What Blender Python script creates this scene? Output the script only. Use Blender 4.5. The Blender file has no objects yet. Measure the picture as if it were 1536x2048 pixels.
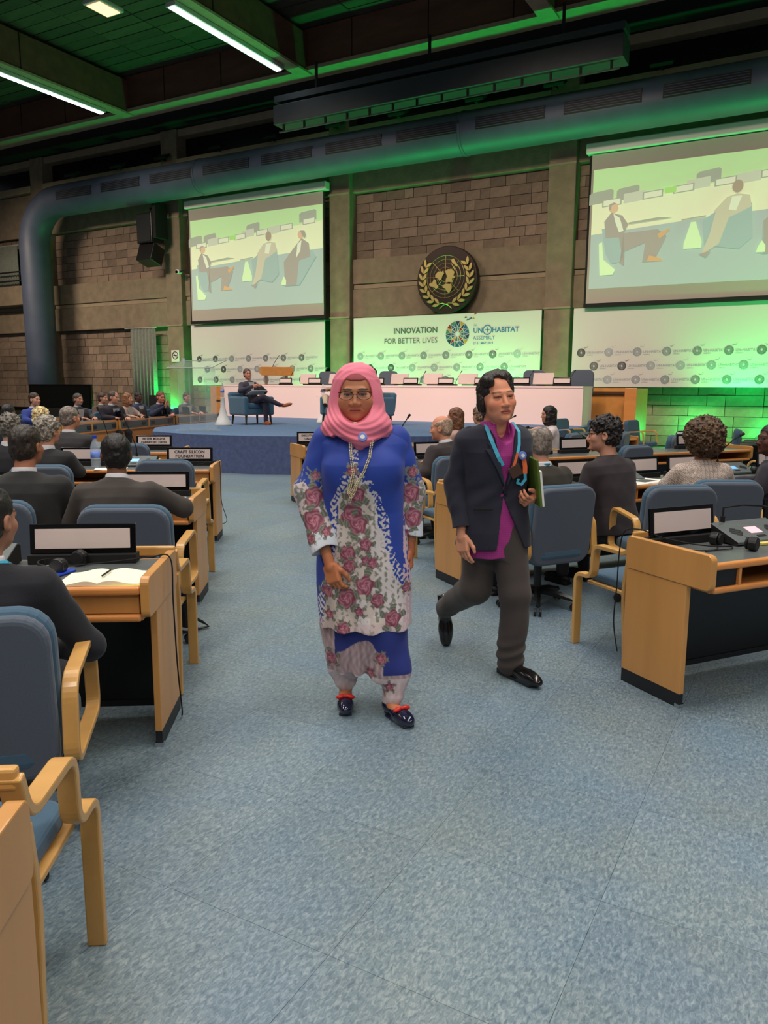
import bpy, math, random
import numpy as np
from mathutils import Vector, Matrix
random.seed(7); np.random.seed(7)
SC = bpy.context.scene
COL = SC.collection
PI = math.pi
# ---------------------------------------------------------------- camera
YAW = math.radians(29.0)                      # the back wall is turned by this much
cy_, sy_ = math.cos(YAW), math.sin(YAW)
def W(x, y, z=0.0):                           # wall frame -> world
    return (x*cy_ + y*sy_, -x*sy_ + y*cy_, z)
cd = bpy.data.cameras.new('camera'); cam = bpy.data.objects.new('camera', cd); COL.objects.link(cam)
SC.camera = cam
th, ro = math.radians(9.26), math.radians(0.26)
fw = Vector((0, math.cos(th), -math.sin(th))); r0 = Vector((1, 0, 0)); u0 = r0.cross(fw)
rr = math.cos(ro)*r0 + math.sin(ro)*u0; uu = -math.sin(ro)*r0 + math.cos(ro)*u0
cam.matrix_world = Matrix(((rr.x, uu.x, -fw.x, 0), (rr.y, uu.y, -fw.y, 0), (rr.z, uu.z, -fw.z, 1.55), (0, 0, 0, 1)))
cd.sensor_fit = 'HORIZONTAL'; cd.sensor_width = 36; cd.lens = 36*1540/1536
cd.clip_start = .05; cd.clip_end = 200
# ---------------------------------------------------------------- world, exposure, large lights
wd = bpy.data.worlds.new('world'); SC.world = wd; wd.use_nodes = True
bg = wd.node_tree.nodes['Background']; bg.inputs[0].default_value = (.80, .86, .95, 1); bg.inputs[1].default_value = .115
SC.view_settings.view_transform = 'Standard'; SC.view_settings.look = 'None'
SC.view_settings.exposure = 0.0; SC.view_settings.gamma = 1.0; SC.view_settings.use_curve_mapping = False
SC.cycles.max_bounces = 5; SC.cycles.diffuse_bounces = 3; SC.cycles.glossy_bounces = 2
SC.cycles.transmission_bounces = 5; SC.cycles.transparent_max_bounces = 8
SC.cycles.sample_clamp_indirect = 4
def area(name, loc, size, energy, col, rot=(0, 0, 0), spread=None):
    l = bpy.data.lights.new(name, 'AREA'); l.shape = 'RECTANGLE'; l.size, l.size_y = size
    l.energy = energy; l.color = col
    if spread: l.spread = spread
    o = bpy.data.objects.new(name, l); COL.objects.link(o); o.location = loc; o.rotation_euler = rot
    return o
def spot(name, loc, to, energy, col, ang=60, blend=.6, rad=.1):
    l = bpy.data.lights.new(name, 'SPOT'); l.energy = energy; l.color = col
    l.spot_size = math.radians(ang); l.spot_blend = blend; l.shadow_soft_size = rad
    o = bpy.data.objects.new(name, l); COL.objects.link(o); o.location = loc
    d = Vector(to) - Vector(loc); o.rotation_euler = d.to_track_quat('-Z', 'Y').to_euler()
    return o
# hall lighting: luminaires hung along the roof beams, shining down
HALL = (1.0, .93, .86)
for i, (x, y, e) in enumerate([(-20.5, 6, 900), (-20.5, 13, 620), (-13.5, -1, 500), (-13.5, 6, 900), (-13.5, 13, 620),
                               (-6.5, -2, 820), (-6.5, 5, 900), (-6.5, 12, 620), (.5, -3, 700), (.5, 4, 820), (.5, 11, 520), (7.5, 3, 600)]):
    area('hall_light', W(x, y, 9.6), (.6, 5.5), e*.30, HALL, (0, 0, -YAW), math.radians(130))
# warm fill lamps, added to brighten the back wall
for i, (x, e) in enumerate(((-27, 150), (-20, 130), (-13, 110), (-6, 110), (1, 110))):
    area('wall_fill', W(x, 13.5, 8.7), (3.0, .6), e, (1.0, .80, .62), (math.radians(54), 0, -YAW), math.radians(84))
for X, Y in ((-2.5, -3.5), (2.5, -3.0)): area('face_fill', (X, Y, 5.2), (1.5, 1.5), 48, (1.0, .90, .80), (math.radians(48), 0, 0), math.radians(150))  # frontal fill added behind the camera to light the faces
# warm stage spots from the lighting gantry side
STG = (1.0, .72, .62)
for x, tx, e in ((-20, -15, 1500), (-13, -11, 1700), (-7, -8, 1700), (-1, -5, 1500)):
    spot('stage_light', W(x, 9.0, 9.4), W(tx, 17.6, 1.2), e*.95, STG, 42, .8, .15)
# green LED uplights standing at the foot of the back wall
GR = (.0, 1.0, .16)
for x, e, y, ang in ((-21.0, 620, 21.4, 130), (-19.4, 300, 21.0, 120), (-14.3, 420, 21.0, 120), (-12.0, 1050, 20.9, 130), (-8.2, 1000, 20.9, 130), (-6.3, 160, 21.1, 120), (-1.6, 900, 20.8, 120), (.8, 900, 20.6, 130)):
    spot('uplight', W(x, y, .35), W(x, y-.15, 4.0), e*.95, GR, ang, .9, .12)
for x, y, e in ((-20.9, 21.5, 42), (-15.3, 21.3, 26), (-19.3, 21.3, 10), (-2.7, 21.45, 75), (-1.0, 21.45, 75), (.9, 21.45, 60)):
    l = bpy.data.lights.new('uplight_spill', 'POINT'); l.energy = e; l.color = (.0, 1.0, .18); l.shadow_soft_size = .12
    o = bpy.data.objects.new('uplight_spill', l); COL.objects.link(o); o.location = W(x, y, .45)
# ---------------------------------------------------------------- materials
def lin(c):
    c = np.asarray(c, float)/255.0
    return np.where(c <= .04045, c/12.92, ((c+.055)/1.055)**2.4)
def mat(name, col, rough=.6, metal=0., emit=0., var=.0, vscale=8., bump=0., bscale=40., objvar=0., stretch=None, attr=False,
        spec=.5, alpha=1., trans=0., sheen=0., col2=None, coat=0.):
    m = bpy.data.materials.new(name); m.use_nodes = True
    nt = m.node_tree; N = nt.nodes; L = nt.links; b = N['Principled BSDF']
    c = (*lin(col), 1)
    b.inputs['Base Color'].default_value = c; b.inputs['Roughness'].default_value = rough; b.inputs['Metallic'].default_value = metal
    b.inputs['Specular IOR Level'].default_value = spec
    if sheen: b.inputs['Sheen Weight'].default_value = sheen
    if coat: b.inputs['Coat Weight'].default_value = coat
    if trans: b.inputs['Transmission Weight'].default_value = trans; b.inputs['IOR'].default_value = 1.45
    if alpha < 1: b.inputs['Alpha'].default_value = alpha
    src = None
    tc = N.new('ShaderNodeTexCoord'); vec = tc.outputs['Object']
    if stretch:
        mp = N.new('ShaderNodeMapping'); mp.inputs['Scale'].default_value = stretch; L.new(vec, mp.inputs[0]); vec = mp.outputs[0]
    if attr:
        a = N.new('ShaderNodeAttribute'); a.attribute_name = 'Col'; src = a.outputs['Color']
    if var or col2 is not None:
        n = N.new('ShaderNodeTexNoise'); n.inputs['Scale'].default_value = vscale; n.inputs['Detail'].default_value = 5
        L.new(vec, n.inputs['Vector'])
        r = N.new('ShaderNodeValToRGB'); r.color_ramp.elements[0].position = .3; r.color_ramp.elements[1].position = .7
        L.new(n.outputs['Fac'], r.inputs[0])
        if col2 is not None:
            r.color_ramp.elements[0].color = c; r.color_ramp.elements[1].color = (*lin(col2), 1); src = r.outputs[0]
        else:
            r.color_ramp.elements[0].color = (1-var,)*3+(1,); r.color_ramp.elements[1].color = (1+var,)*3+(1,)
            mx = N.new('ShaderNodeMix'); mx.data_type = 'RGBA'; mx.blend_type = 'MULTIPLY'; mx.inputs[0].default_value = 1
            mx.clamp_result = False
            if src: L.new(src, mx.inputs[6])
            else: mx.inputs[6].default_value = c
            L.new(r.outputs[0], mx.inputs[7]); src = mx.outputs[2]
    if objvar:
        oi = N.new('ShaderNodeObjectInfo'); mr = N.new('ShaderNodeMapRange')
        mr.inputs['To Min'].default_value = 1-objvar; mr.inputs['To Max'].default_value = 1+objvar*.6
        L.new(oi.outputs['Random'], mr.inputs[0])
        mx = N.new('ShaderNodeMix'); mx.data_type = 'RGBA'; mx.blend_type = 'MULTIPLY'; mx.inputs[0].default_value = 1
        if src: L.new(src, mx.inputs[6])
        else: mx.inputs[6].default_value = c
        L.new(mr.outputs[0], mx.inputs[7]); src = mx.outputs[2]
    if src: L.new(src, b.inputs['Base Color'])
    if bump:
        n = N.new('ShaderNodeTexNoise'); n.inputs['Scale'].default_value = bscale; n.inputs['Detail'].default_value = 4
        L.new(vec, n.inputs['Vector']); bp = N.new('ShaderNodeBump'); bp.inputs['Strength'].default_value = bump; bp.inputs['Distance'].default_value = .01
        L.new(n.outputs['Fac'], bp.inputs['Height']); L.new(bp.outputs[0], b.inputs['Normal'])
    if emit:
        b.inputs['Emission Strength'].default_value = emit
        if src: L.new(src, b.inputs['Emission Color'])
        else: b.inputs['Emission Color'].default_value = c
    return m
M = dict(
 beech=mat('beech_wood', (204, 146, 80), .38, var=.10, vscale=6, stretch=(1, 1, .12), bump=.03, coat=.15),
 beechh=mat('beech_wood_edge', (214, 140, 74), .35, var=.12, vscale=5, stretch=(.1, 1, 1), coat=.2),
 bent=mat('bent_laminated_wood', (208, 158, 88), .35, var=.08, vscale=9, coat=.2),
 lam=mat('grey_laminate', (92, 98, 98), .32, var=.05, vscale=60),
 modesty=mat('dark_modesty_panel', (16, 16, 18), .3, var=.2, vscale=3),
 chair=mat('slate_blue_upholstery', (60, 90, 112), .92, var=.06, vscale=200, bump=.05, bscale=400, sheen=.15),
 chairb=mat('grey_blue_upholstery', (80, 90, 104), .92, var=.06, vscale=200, bump=.05, bscale=400, sheen=.15),
 black=mat('black_plastic', (15, 15, 17), .4), blackm=mat('matt_black', (10, 10, 11), .8),
 blackg=mat('black_gloss', (10, 10, 12), .15), rubber=mat('dark_rubber', (20, 22, 22), .5),
 chrome=mat('chrome', (200, 200, 205), .2, 1.),
 card=mat('paper_card', (214, 196, 190), .6, var=.03, vscale=6), ink=mat('printed_ink', (40, 38, 40), .8),
 paper=mat('white_paper', (238, 236, 226), .7), micg=mat('grey_mic_unit', (84, 92, 92), .5, var=.04, vscale=50),
 lcd=mat('lcd_blue', (120, 180, 235), .3, emit=.55), lcdp=mat('lcd_pink', (240, 190, 200), .3, emit=.5), lcdw=mat('lit_screen', (215, 220, 250), .3, emit=.8),
 conc=mat('concrete', (132, 118, 98), .9, var=.16, vscale=3.5, bump=.5, bscale=22),
 concl=mat('smooth_concrete_edge', (150, 136, 112), .85, var=.10, vscale=4, bump=.15, bscale=30),
 block=mat('masonry_block', (136, 118, 102), .95, var=.14, vscale=7, bump=.6, bscale=20, objvar=.30),
 mortar=mat('mortar', (62, 54, 44), .95), dark=mat('dark_void', (14, 13, 13), .9), louver=mat('dark_glass', (12, 14, 14), .25),
 beam=mat('red_brown_timber', (96, 62, 48), .7, var=.22, vscale=4, stretch=(.25, 1, 1)),
 board=mat('ceiling_board', (58, 56, 42), .85, var=.25, vscale=5, objvar=.28, stretch=(.3, 1, 1)),
 duct=mat('blue_grey_duct', (70, 80, 100), .5, var=.10, vscale=2), ductg=mat('duct_grille', (18, 22, 26), .6),
 tube=mat('lit_tube', (235, 245, 255), .3, emit=7.), housing=mat('white_housing', (170, 172, 165), .5),
 screenw=mat('projection_fabric', (178, 172, 160), .8), casing=mat('white_casing', (205, 205, 198), .45),
 banner=mat('white_banner', (214, 208, 204), .75), logo=mat('printed_grey_logo', (164, 170, 178), .8), logot=mat('printed_text', (62, 104, 84), .8),
 logob=mat('printed_blue', (50, 120, 160), .8),
 carpet=mat('blue_carpet', (92, 118, 150), .95, var=.16, vscale=24, bump=.3, bscale=160), carpetd=mat('dark_blue_carpet', (86, 98, 136), .95, var=.16, vscale=16, bump=.3, bscale=160),
 tablew=mat('white_table_cloth', (250, 222, 214), .75), bronze=mat('dark_bronze', (44, 32, 28), .45, .5), gold=mat('gold_leaf', (176, 154, 98), .42, .6),
 teal=mat('teal_upholstery', (62, 102, 124), .9, var=.08, vscale=30, sheen=.3), woodd=mat('dark_wood', (70, 44, 30), .5),
 white=mat('gloss_white', (240, 236, 230), .3), glass=mat('clear_acrylic', (235, 245, 240), .06, alpha=.10, spec=.6),
 curtain=mat('grey_curtain', (122, 128, 118), .9, var=.12, vscale=12), podium=mat('podium_wood', (196, 134, 66), .45, var=.08, vscale=8),
 bluefolder=mat('blue_folder', (28, 70, 200), .45), cream=mat('cream_page', (244, 240, 214), .75), green=mat('green_folder', (84, 112, 32), .6, var=.1, vscale=30),
 skin=mat('skin', (200, 140, 110), .55, attr=True, spec=.35), cloth=mat('cloth', (60, 60, 66), .88, attr=True, bump=.12, bscale=220, sheen=.08),
 hair=mat('hair', (20, 16, 14), .5, attr=True, bump=.5, bscale=120, stretch=(1, .6, .4)), fabric=mat('printed_fabric', (60, 60, 66), .7, attr=True, sheen=.1),
 leather=mat('black_leather', (14, 13, 14), .22, coat=.3), tan=mat('tan_leather', (150, 84, 40), .3), shirtw=mat('white_shirt', (222, 218, 216), .8),
 eye=mat('eye', (230, 225, 220), .15, attr=True), gframe=mat('dark_spectacle_frame', (28, 20, 18), .3), lens=mat('spectacle_lens', (225, 225, 225), .05, alpha=.06),
 pearl=mat('pearl', (228, 214, 176), .25, coat=.5), cyan=mat('cyan_lanyard', (70, 170, 200), .6), orange=mat('orange_ribbon', (235, 110, 60), .6),
 badge=mat('blue_badge', (110, 140, 220), .35), red=mat('red_bow', (206, 40, 30), .35), plastic=mat('clear_bottle', (215, 230, 240), .05, alpha=.30), bluecap=mat('blue_cap', (20, 70, 200), .4),
 laptop=mat('silver_laptop', (196, 176, 170), .4, .2), foot=mat('plinth_black', (22, 24, 28), .5), sign=mat('sign_white', (225, 220, 210), .6),
 yellow=mat('yellow_card', (225, 205, 110), .6), lime=mat('lime_marker', (190, 220, 60), .5))
def floor_mat():
    m = bpy.data.materials.new('blue_marbled_linoleum'); m.use_nodes = True
    nt = m.node_tree; N = nt.nodes; L = nt.links; b = N['Principled BSDF']
    geo = N.new('ShaderNodeNewGeometry')
    mp = N.new('ShaderNodeMapping'); mp.inputs['Scale'].default_value = (1, 1, 1); mp.inputs['Rotation'].default_value = (0, 0, YAW); L.new(geo.outputs['Position'], mp.inputs[0])
    n1 = N.new('ShaderNodeTexNoise'); n1.inputs['Scale'].default_value = 95; n1.inputs['Detail'].default_value = 6; n1.inputs['Roughness'].default_value = .62; n1.inputs['Distortion'].default_value = .8
    n2 = N.new('ShaderNodeTexNoise'); n2.inputs['Scale'].default_value = 1.6; n2.inputs['Detail'].default_value = 3
    mp2 = N.new('ShaderNodeMapping'); mp2.inputs['Scale'].default_value = (1, .45, 1); L.new(mp.outputs[0], mp2.inputs[0])
    L.new(mp2.outputs[0], n1.inputs['Vector']); L.new(mp.outputs[0], n2.inputs['Vector'])
    r = N.new('ShaderNodeValToRGB'); e = r.color_ramp.elements
    e[0].position = .30; e[0].color = (*lin((78, 96, 110)), 1); e[1].position = .72; e[1].color = (*lin((150, 162, 166)), 1)
    k = r.color_ramp.elements.new(.5); k.color = (*lin((110, 128, 138)), 1)
    L.new(n1.outputs['Fac'], r.inputs[0])
    r2 = N.new('ShaderNodeValToRGB'); r2.color_ramp.elements[0].position = .3; r2.color_ramp.elements[1].position = .7
    r2.color_ramp.elements[0].color = (.86, .95, 1.06, 1); r2.color_ramp.elements[1].color = (1.06, 1.03, .94, 1)
    L.new(n2.outputs['Fac'], r2.inputs[0])
    mx = N.new('ShaderNodeMix'); mx.data_type = 'RGBA'; mx.blend_type = 'MULTIPLY'; mx.inputs[0].default_value = 1
    L.new(r.outputs[0], mx.inputs[6]); L.new(r2.outputs[0], mx.inputs[7])
    oi = N.new('ShaderNodeObjectInfo'); mr = N.new('ShaderNodeMapRange'); mr.inputs['To Min'].default_value = .93; mr.inputs['To Max'].default_value = 1.05
    L.new(oi.outputs['Random'], mr.inputs[0])
    m2 = N.new('ShaderNodeMix'); m2.data_type = 'RGBA'; m2.blend_type = 'MULTIPLY'; m2.inputs[0].default_value = 1
    L.new(mx.outputs[2], m2.inputs[6]); L.new(mr.outputs[0], m2.inputs[7]); L.new(m2.outputs[2], b.inputs['Base Color'])
    b.inputs['Roughness'].default_value = .42; b.inputs['Specular IOR Level'].default_value = .5
    return m
M['floor'] = floor_mat()
# ---------------------------------------------------------------- mesh helpers
def link(name, me, m, parent=None, loc=None, rz=0, rot=None, smooth=False, kind=None, label=None):
    o = bpy.data.objects.new(name, me); COL.objects.link(o)
    if m is not None and not me.materials: me.materials.append(M[m] if isinstance(m, str) else m)
    if parent: o.parent = parent
    if loc is not None: o.location = loc
    if rot is not None: o.rotation_euler = rot
    elif rz: o.rotation_euler = (0, 0, rz)
    if smooth: me.polygons.foreach_set('use_smooth', [True]*len(me.polygons))
    if kind: o['kind'] = kind
    if label: o['label'] = label
    return o
def thing(name, label, cat, loc=(0, 0, 0), rz=0, group=None, rot=None):
    o = bpy.data.objects.new(name, None); COL.objects.link(o); o.empty_display_size = .1
    o.location = loc; o.rotation_euler = rot if rot else (0, 0, rz); o['label'] = label; o['category'] = cat
    if group: o['group'] = group
    return o
def dup(root, loc, rz=None, label=None, group=None, drop=()):
    r = root.copy(); COL.objects.link(r); r.location = loc
    if rz is not None: r.rotation_euler = (0, 0, rz)
    if label: r['label'] = label
    if group: r['group'] = group
    for ch in list(root.children):
        if ch.name.split('.')[0] in drop: continue
        c = ch.copy(); COL.objects.link(c); c.parent = r
        for g in ch.children:
            d = g.copy(); COL.objects.link(d); d.parent = c
    return r
class MB:
    def __init__(s): s.v = []; s.f = []
    def add(s, vs, fs):
        n = len(s.v); s.v += [tuple(map(float, p)) for p in vs]; s.f += [tuple(i+n for i in f) for f in fs]; return s
    def box(s, c, d, rz=0, rx=0, ry=0):
        x, y, z = d[0]/2, d[1]/2, d[2]/2
        vs = [(-x, -y, -z), (x, -y, -z), (x, y, -z), (-x, y, -z), (-x, -y, z), (x, -y, z), (x, y, z), (-x, y, z)]
        R = Matrix.Rotation(rz, 3, 'Z') @ Matrix.Rotation(ry, 3, 'Y') @ Matrix.Rotation(rx, 3, 'X')
        vs = [R @ Vector(p) + Vector(c) for p in vs]
        return s.add(vs, [(0, 3, 2, 1), (4, 5, 6, 7), (0, 1, 5, 4), (1, 2, 6, 5), (2, 3, 7, 6), (3, 0, 4, 7)])
    def prism(s, poly, axis, a, b):            # poly in the two other axes, extruded a..b along axis
        n = len(poly)
        def P(u, v, t): return {'x': (t, u, v), 'y': (u, t, v), 'z': (u, v, t)}[axis]
        vs = [P(u, v, a) for u, v in poly] + [P(u, v, b) for u, v in poly]
        fs = [tuple(range(n)), tuple(range(2*n-1, n-1, -1))] + [(i, i+n, (i+1) % n+n, (i+1) % n) for i in range(n)]
        ar = sum(poly[i][0]*poly[(i+1) % n][1]-poly[(i+1) % n][0]*poly[i][1] for i in range(n))
        if (ar > 0) != (axis == 'y'): fs = [tuple(reversed(f)) for f in fs]
        if (b < a): fs = [tuple(reversed(f)) for f in fs]
        return s.add(vs, fs)
    def cyl(s, a, b, r, r2=None, n=12, caps=True):
        r2 = r if r2 is None else r2
        a, b = Vector(a), Vector(b); d = (b-a).normalized(); q = d.orthogonal().normalized(); w = d.cross(q)
        vs = [a+q*r*math.cos(2*PI*i/n)+w*r*math.sin(2*PI*i/n) for i in range(n)] + [b+q*r2*math.cos(2*PI*i/n)+w*r2*math.sin(2*PI*i/n) for i in range(n)]
        fs = [(i, (i+1) % n, (i+1) % n+n, i+n) for i in range(n)]
        if caps: fs += [tuple(range(n-1, -1, -1)), tuple(range(n, 2*n))]
        return s.add(vs, fs)
    def tube(s, pts, r, n=6, closed=False):
        pts = [Vector(p) for p in pts]; m = len(pts); vs = []; up = None
        for i, p in enumerate(pts):
            t = (pts[(i+1) % m if closed else min(i+1, m-1)] - pts[(i-1) % m if closed else max(i-1, 0)]).normalized()
            if up is None: up = t.orthogonal().normalized()
            up = (up - t*up.dot(t)); up = up.normalized() if up.length > 1e-6 else t.orthogonal().normalized()
            w = t.cross(up); rad = r[i] if hasattr(r, '__len__') else r
            vs += [p+up*rad*math.cos(2*PI*k/n)+w*rad*math.sin(2*PI*k/n) for k in range(n)]
        fs = []
        for i in range(m if closed else m-1):
            j = (i+1) % m
            fs += [(i*n+k, i*n+(k+1) % n, j*n+(k+1) % n, j*n+k) for k in range(n)]
        if not closed: fs += [tuple(range(n-1, -1, -1)), tuple(range((m-1)*n, m*n))]
        return s.add(vs, fs)
    def lathe(s, prof, c=(0, 0, 0), n=24):
        vs = []; m = len(prof)
        for r, z in prof: vs += [(c[0]+r*math.cos(2*PI*k/n), c[1]+r*math.sin(2*PI*k/n), c[2]+z) for k in range(n)]
        fs = [(i*n+k, i*n+(k+1) % n, (i+1)*n+(k+1) % n, (i+1)*n+k) for i in range(m-1) for k in range(n)]
        fs += [tuple(range(n-1, -1, -1)), tuple(range((m-1)*n, m*n))]
        return s.add(vs, fs)
    def rbox(s, c, d, r, axis='y', n=5):        # rounded rectangle, extruded along axis
        u, v = {'x': (d[1], d[2]), 'y': (d[0], d[2]), 'z': (d[0], d[1])}[axis]
        cu, cv = {'x': (c[1], c[2]), 'y': (c[0], c[2]), 'z': (c[0], c[1])}[axis]
        ca, ln = {'x': (c[0], d[0]), 'y': (c[1], d[1]), 'z': (c[2], d[2])}[axis]
        poly = []
        for sx, sz, a0 in ((1, 1, 0), (-1, 1, 90), (-1, -1, 180), (1, -1, 270)):
            for k in range(n+1):
                a = math.radians(a0+90*k/n); poly.append((cu+sx*(u/2-r)+r*math.cos(a), cv+sz*(v/2-r)+r*math.sin(a)))
        return s.prism(poly, axis, ca-ln/2, ca+ln/2)
    def ribbon(s, path, x, w, t, closed=False, rad=.05):   # bent laminated strip in the (y,z) plane at x
        P = [Vector(p) for p in path]; out = []; m = len(P)
        for i, p in enumerate(P):
            if not closed and i in (0, m-1): out.append(p); continue
            a, b = P[(i-1) % m], P[(i+1) % m]; da, db = (a-p), (b-p)
            r = min(rad, da.length*.48, db.length*.48); A = p+da.normalized()*r; B = p+db.normalized()*r
            for k in range(9):
                u = k/8; out.append((1-u)**2*A+2*u*(1-u)*p+u*u*B)
        m = len(out); vs = []
        for i, p in enumerate(out):
            t1 = (out[(i+1) % m if closed else min(i+1, m-1)]-out[(i-1) % m if closed else max(i-1, 0)]).normalized()
            nn = Vector((-t1.y, t1.x))*t/2
            for sg, xs in ((1, -1), (1, 1), (-1, 1), (-1, -1)):
                q = p+nn*sg; vs.append((x+xs*w/2, q.x, q.y))
        fs = []
        for i in range(m if closed else m-1):
            j = (i+1) % m; fs += [(i*4+k, j*4+k, j*4+(k+1) % 4, i*4+(k+1) % 4) for k in range(4)]
        if not closed: fs += [(0, 1, 2, 3), ((m-1)*4+3, (m-1)*4+2, (m-1)*4+1, (m-1)*4)]
        return s.add(vs, fs)
    def mesh(s):
        me = bpy.data.meshes.new('m'); me.from_pydata(s.v, [], s.f); me.update(); return me
    def build(s, name, m, parent=None, bev=0, smooth=False, seg=2, **k):
        me = s.mesh(); o = link(name, me, m, parent, smooth=smooth, **k)
        if bev:
            b = o.modifiers.new('b', 'BEVEL'); b.width = bev; b.segments = seg; b.limit_method = 'ANGLE'; b.angle_limit = .7
        return o
def text_mesh(txt, size, ext=.0008, align='CENTER', bold=0):
    cu = bpy.data.curves.new('t', 'FONT'); cu.body = txt; cu.size = size; cu.extrude = ext; cu.align_x = align; cu.align_y = 'CENTER'
    cu.resolution_u = 2; cu.offset = bold
    ob = bpy.data.objects.new('t', cu); COL.objects.link(ob)
    bpy.context.view_layer.update()
    me = bpy.data.meshes.new_from_object(ob.evaluated_get(bpy.context.evaluated_depsgraph_get()))
    bpy.data.objects.remove(ob); me.materials.clear(); return me
def to_xz(me, loc=(0, 0, 0), y=0):              # text stands up, read from -Y
    me.transform(Matrix.Translation(loc) @ Matrix.Rotation(PI/2, 4, 'X')); return me
# ================================================================ THE ROOM
RZ = -YAW
def S(name, mb, m, parent=None, bev=0, **k):           # a piece of the setting, in the wall frame
    o = mb.build(name, m, parent, bev=bev, rz=0 if parent else RZ, **k)
    if not parent: o['kind'] = 'structure'
    return o
# floor: recessed bed, then 600 mm linoleum tiles laid square to the back wall
FX0, FX1, FY0, FY1 = -33.0, 11.0, -9.0, 21.9
fl = S('floor', MB().box(((FX0+FX1)/2, (FY0+FY1)/2, -.12), (FX1-FX0, FY1-FY0, .23)), 'mortar')
T = .6; tm = MB().box((0, 0, -.0025), (T-.0011, T-.0011, .005)).mesh(); tm.materials.append(M['floor'])
cand = []
fx, fy = -.45, 2.79
for i in range(int((FX0-fx)/T), int((FX1-fx)/T)):
    for j in range(int((FY0-fy)/T), int((FY1-fy)/T)):
        X, Y = fx+(i+.5)*T, fy+(j+.5)*T
        if X-T/2 < FX0 or X+T/2 > FX1 or Y-T/2 < FY0 or Y+T/2 > FY1: continue
        wx, wy, _ = W(X, Y)
        vis = wy > .9 and abs(wx) < wy*.58+.5
        cand.append((wy if vis else 1e3+abs(wy), X, Y))
cand.sort()
for d, X, Y in cand[:290]:
    link('floor_tile', tm, None, fl, loc=(X, Y, 0))
rest = MB()
for d, X, Y in cand[290:]: rest.box((X, Y, -.0025), (T-.0011, T-.0011, .005))
rest.build('floor_tiles_beyond', 'floor', fl, kind='stuff')
# back wall
cols = [-34.5, -27.4, -20.3, -13.2, -6.1, 1.0, 8.1]      # right edge of each pier
wb = MB(); wb.box((-11.5, 22.35, 4.9), (46.5, .5, 11.0))
wl_ = S('wall_back', wb, 'mortar')
for re in cols:
    p = MB(); p.box((re-.375, 21.8, 5.2), (.75, .6, 10.4))
    S('pier', p, 'conc', wl_, bev=.025)
    g = MB()
    for z in (3.72, 7.48): g.box((re-.375, 21.49, z), (.76, .03, .05))
    S('pier_joint', g, 'concl', wl_)
for i in range(len(cols)-1):
    a, b = cols[i], cols[i+1]-.75; mx, w = (a+b)/2, b-a
    S('spandrel', MB().box((mx, 21.9, 8.32), (w, .4, 1.62)), 'conc', wl_, bev=.02)
    S('band', MB().box((mx, 21.9, 5.13), (w, .4, .76)), 'conc', wl_, bev=.02)
    S('ledge', MB().box((mx, 21.94, 4.67), (w, .36, .14)), 'concl', wl_, bev=.01)
    S('band', MB().box((mx, 21.9, 4.15), (w, .4, .88)), 'conc', wl_, bev=.02)
    S('lintel', MB().box((mx, 21.85, 10.28), (w, .45, .24)), 'concl', wl_)
    S('sill', MB().box((mx, 21.78, 9.27), (w, .6, .24)), 'concl', wl_, bev=.01)
    S('clerestory_glass', MB().box((mx, 22.02, 9.78), (w, .06, .8)), 'louver', wl_)
# masonry infill, every block a piece
def blocks(name, X0, X1, z0, z1, rh, bl, Y=21.98):
    root = S(name, MB().box(((X0+X1)/2, Y+.09, (z0+z1)/2), (X1-X0, .1, z1-z0)), 'mortar')
    rows = round((z1-z0)/rh); rh = (z1-z0)/rows
    ms = [MB().box((0, 0, 0), (l-.014, .09, rh-.014)).mesh() for l in (bl, bl*.75, bl*.5)]
    for r in range(rows):
        x = X0 - random.choice((0, .5, .25))*bl*(r % 2); z = z0+(r+.5)*rh
        while x < X1-.05:
            k = random.choice((0, 0, 1, 2)); l = (bl, bl*.75, bl*.5)[k]
            a, b = max(x, X0), min(x+l, X1)
            if b-a > .06:
                o = link('block', ms[k], 'block', root, loc=((a+b)/2, Y+random.uniform(-.012, .012), z))
                if b-a < l-.001: o.scale = ((b-a)/l, 1, 1)
            x += l
for i in range(0, 5):
    a, b = cols[i], cols[i+1]-.75
    blocks('wall_back', a, b, 5.51, 7.5, .285, .62)
    if i <= 1 and i > 0: blocks('wall_back', a, b, .0, 3.7, .30, .62)
    elif i == 0: blocks('wall_back', max(a, -32.5), b, .6, 3.7, .30, .62)
    else: blocks('wall_back', a, b, 0, 1.9, .27, .9)
# left side wall and balcony rail seen at the far left
S('wall_left', MB().box((-33.2, 8, 5), (.3, 28.5, 10)), 'conc')
bal = S('trim_1', MB().box((-30.3, 21.35, 5.15), (4.0, .5, .75)), 'conc', bev=.02)
for z in (5.75, 6.1): S('rail', MB().cyl((-32.3, 21.2, z), (-28.4, 21.2, z), .03), 'blackm', bal)
# roof: fascia beam, soffit, boards, cross beams
BX0, BX1 = -33.0, 9.0
ce = S('ceiling', MB().box(((BX0+BX1)/2, 6.0, 11.62), (BX1-BX0, 30, .3)), 'dark')
bw, bd = 1.75, .42; bm = MB().box((0, 0, 0), (bw-.03, bd-.03, .06)).mesh(); bm.materials.append(M['board'])
bc = []
for i in range(int((BX1-BX0)/bw)+1):
    for j in range(28):
        X, Y = BX0+(i+.5)*bw+.35, 19.35-(j+.5)*bd
        wx, wy, _ = W(X, Y)
        if wy < 4: continue
        px = 768+1560*wx/wy
        bc.append((0 if -60 < px < 1250 and wy < 32 else 1, 20-Y, X, Y))
bc.sort()
for k, d, X, Y in bc[:290]: link('ceiling_board', bm, None, ce, loc=(X, Y, 11.41+random.uniform(-.012, .012)))
rb = MB()
for k, d, X, Y in bc[290:]: rb.box((X, Y, 11.41), (bw-.03, bd-.03, .06))
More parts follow.
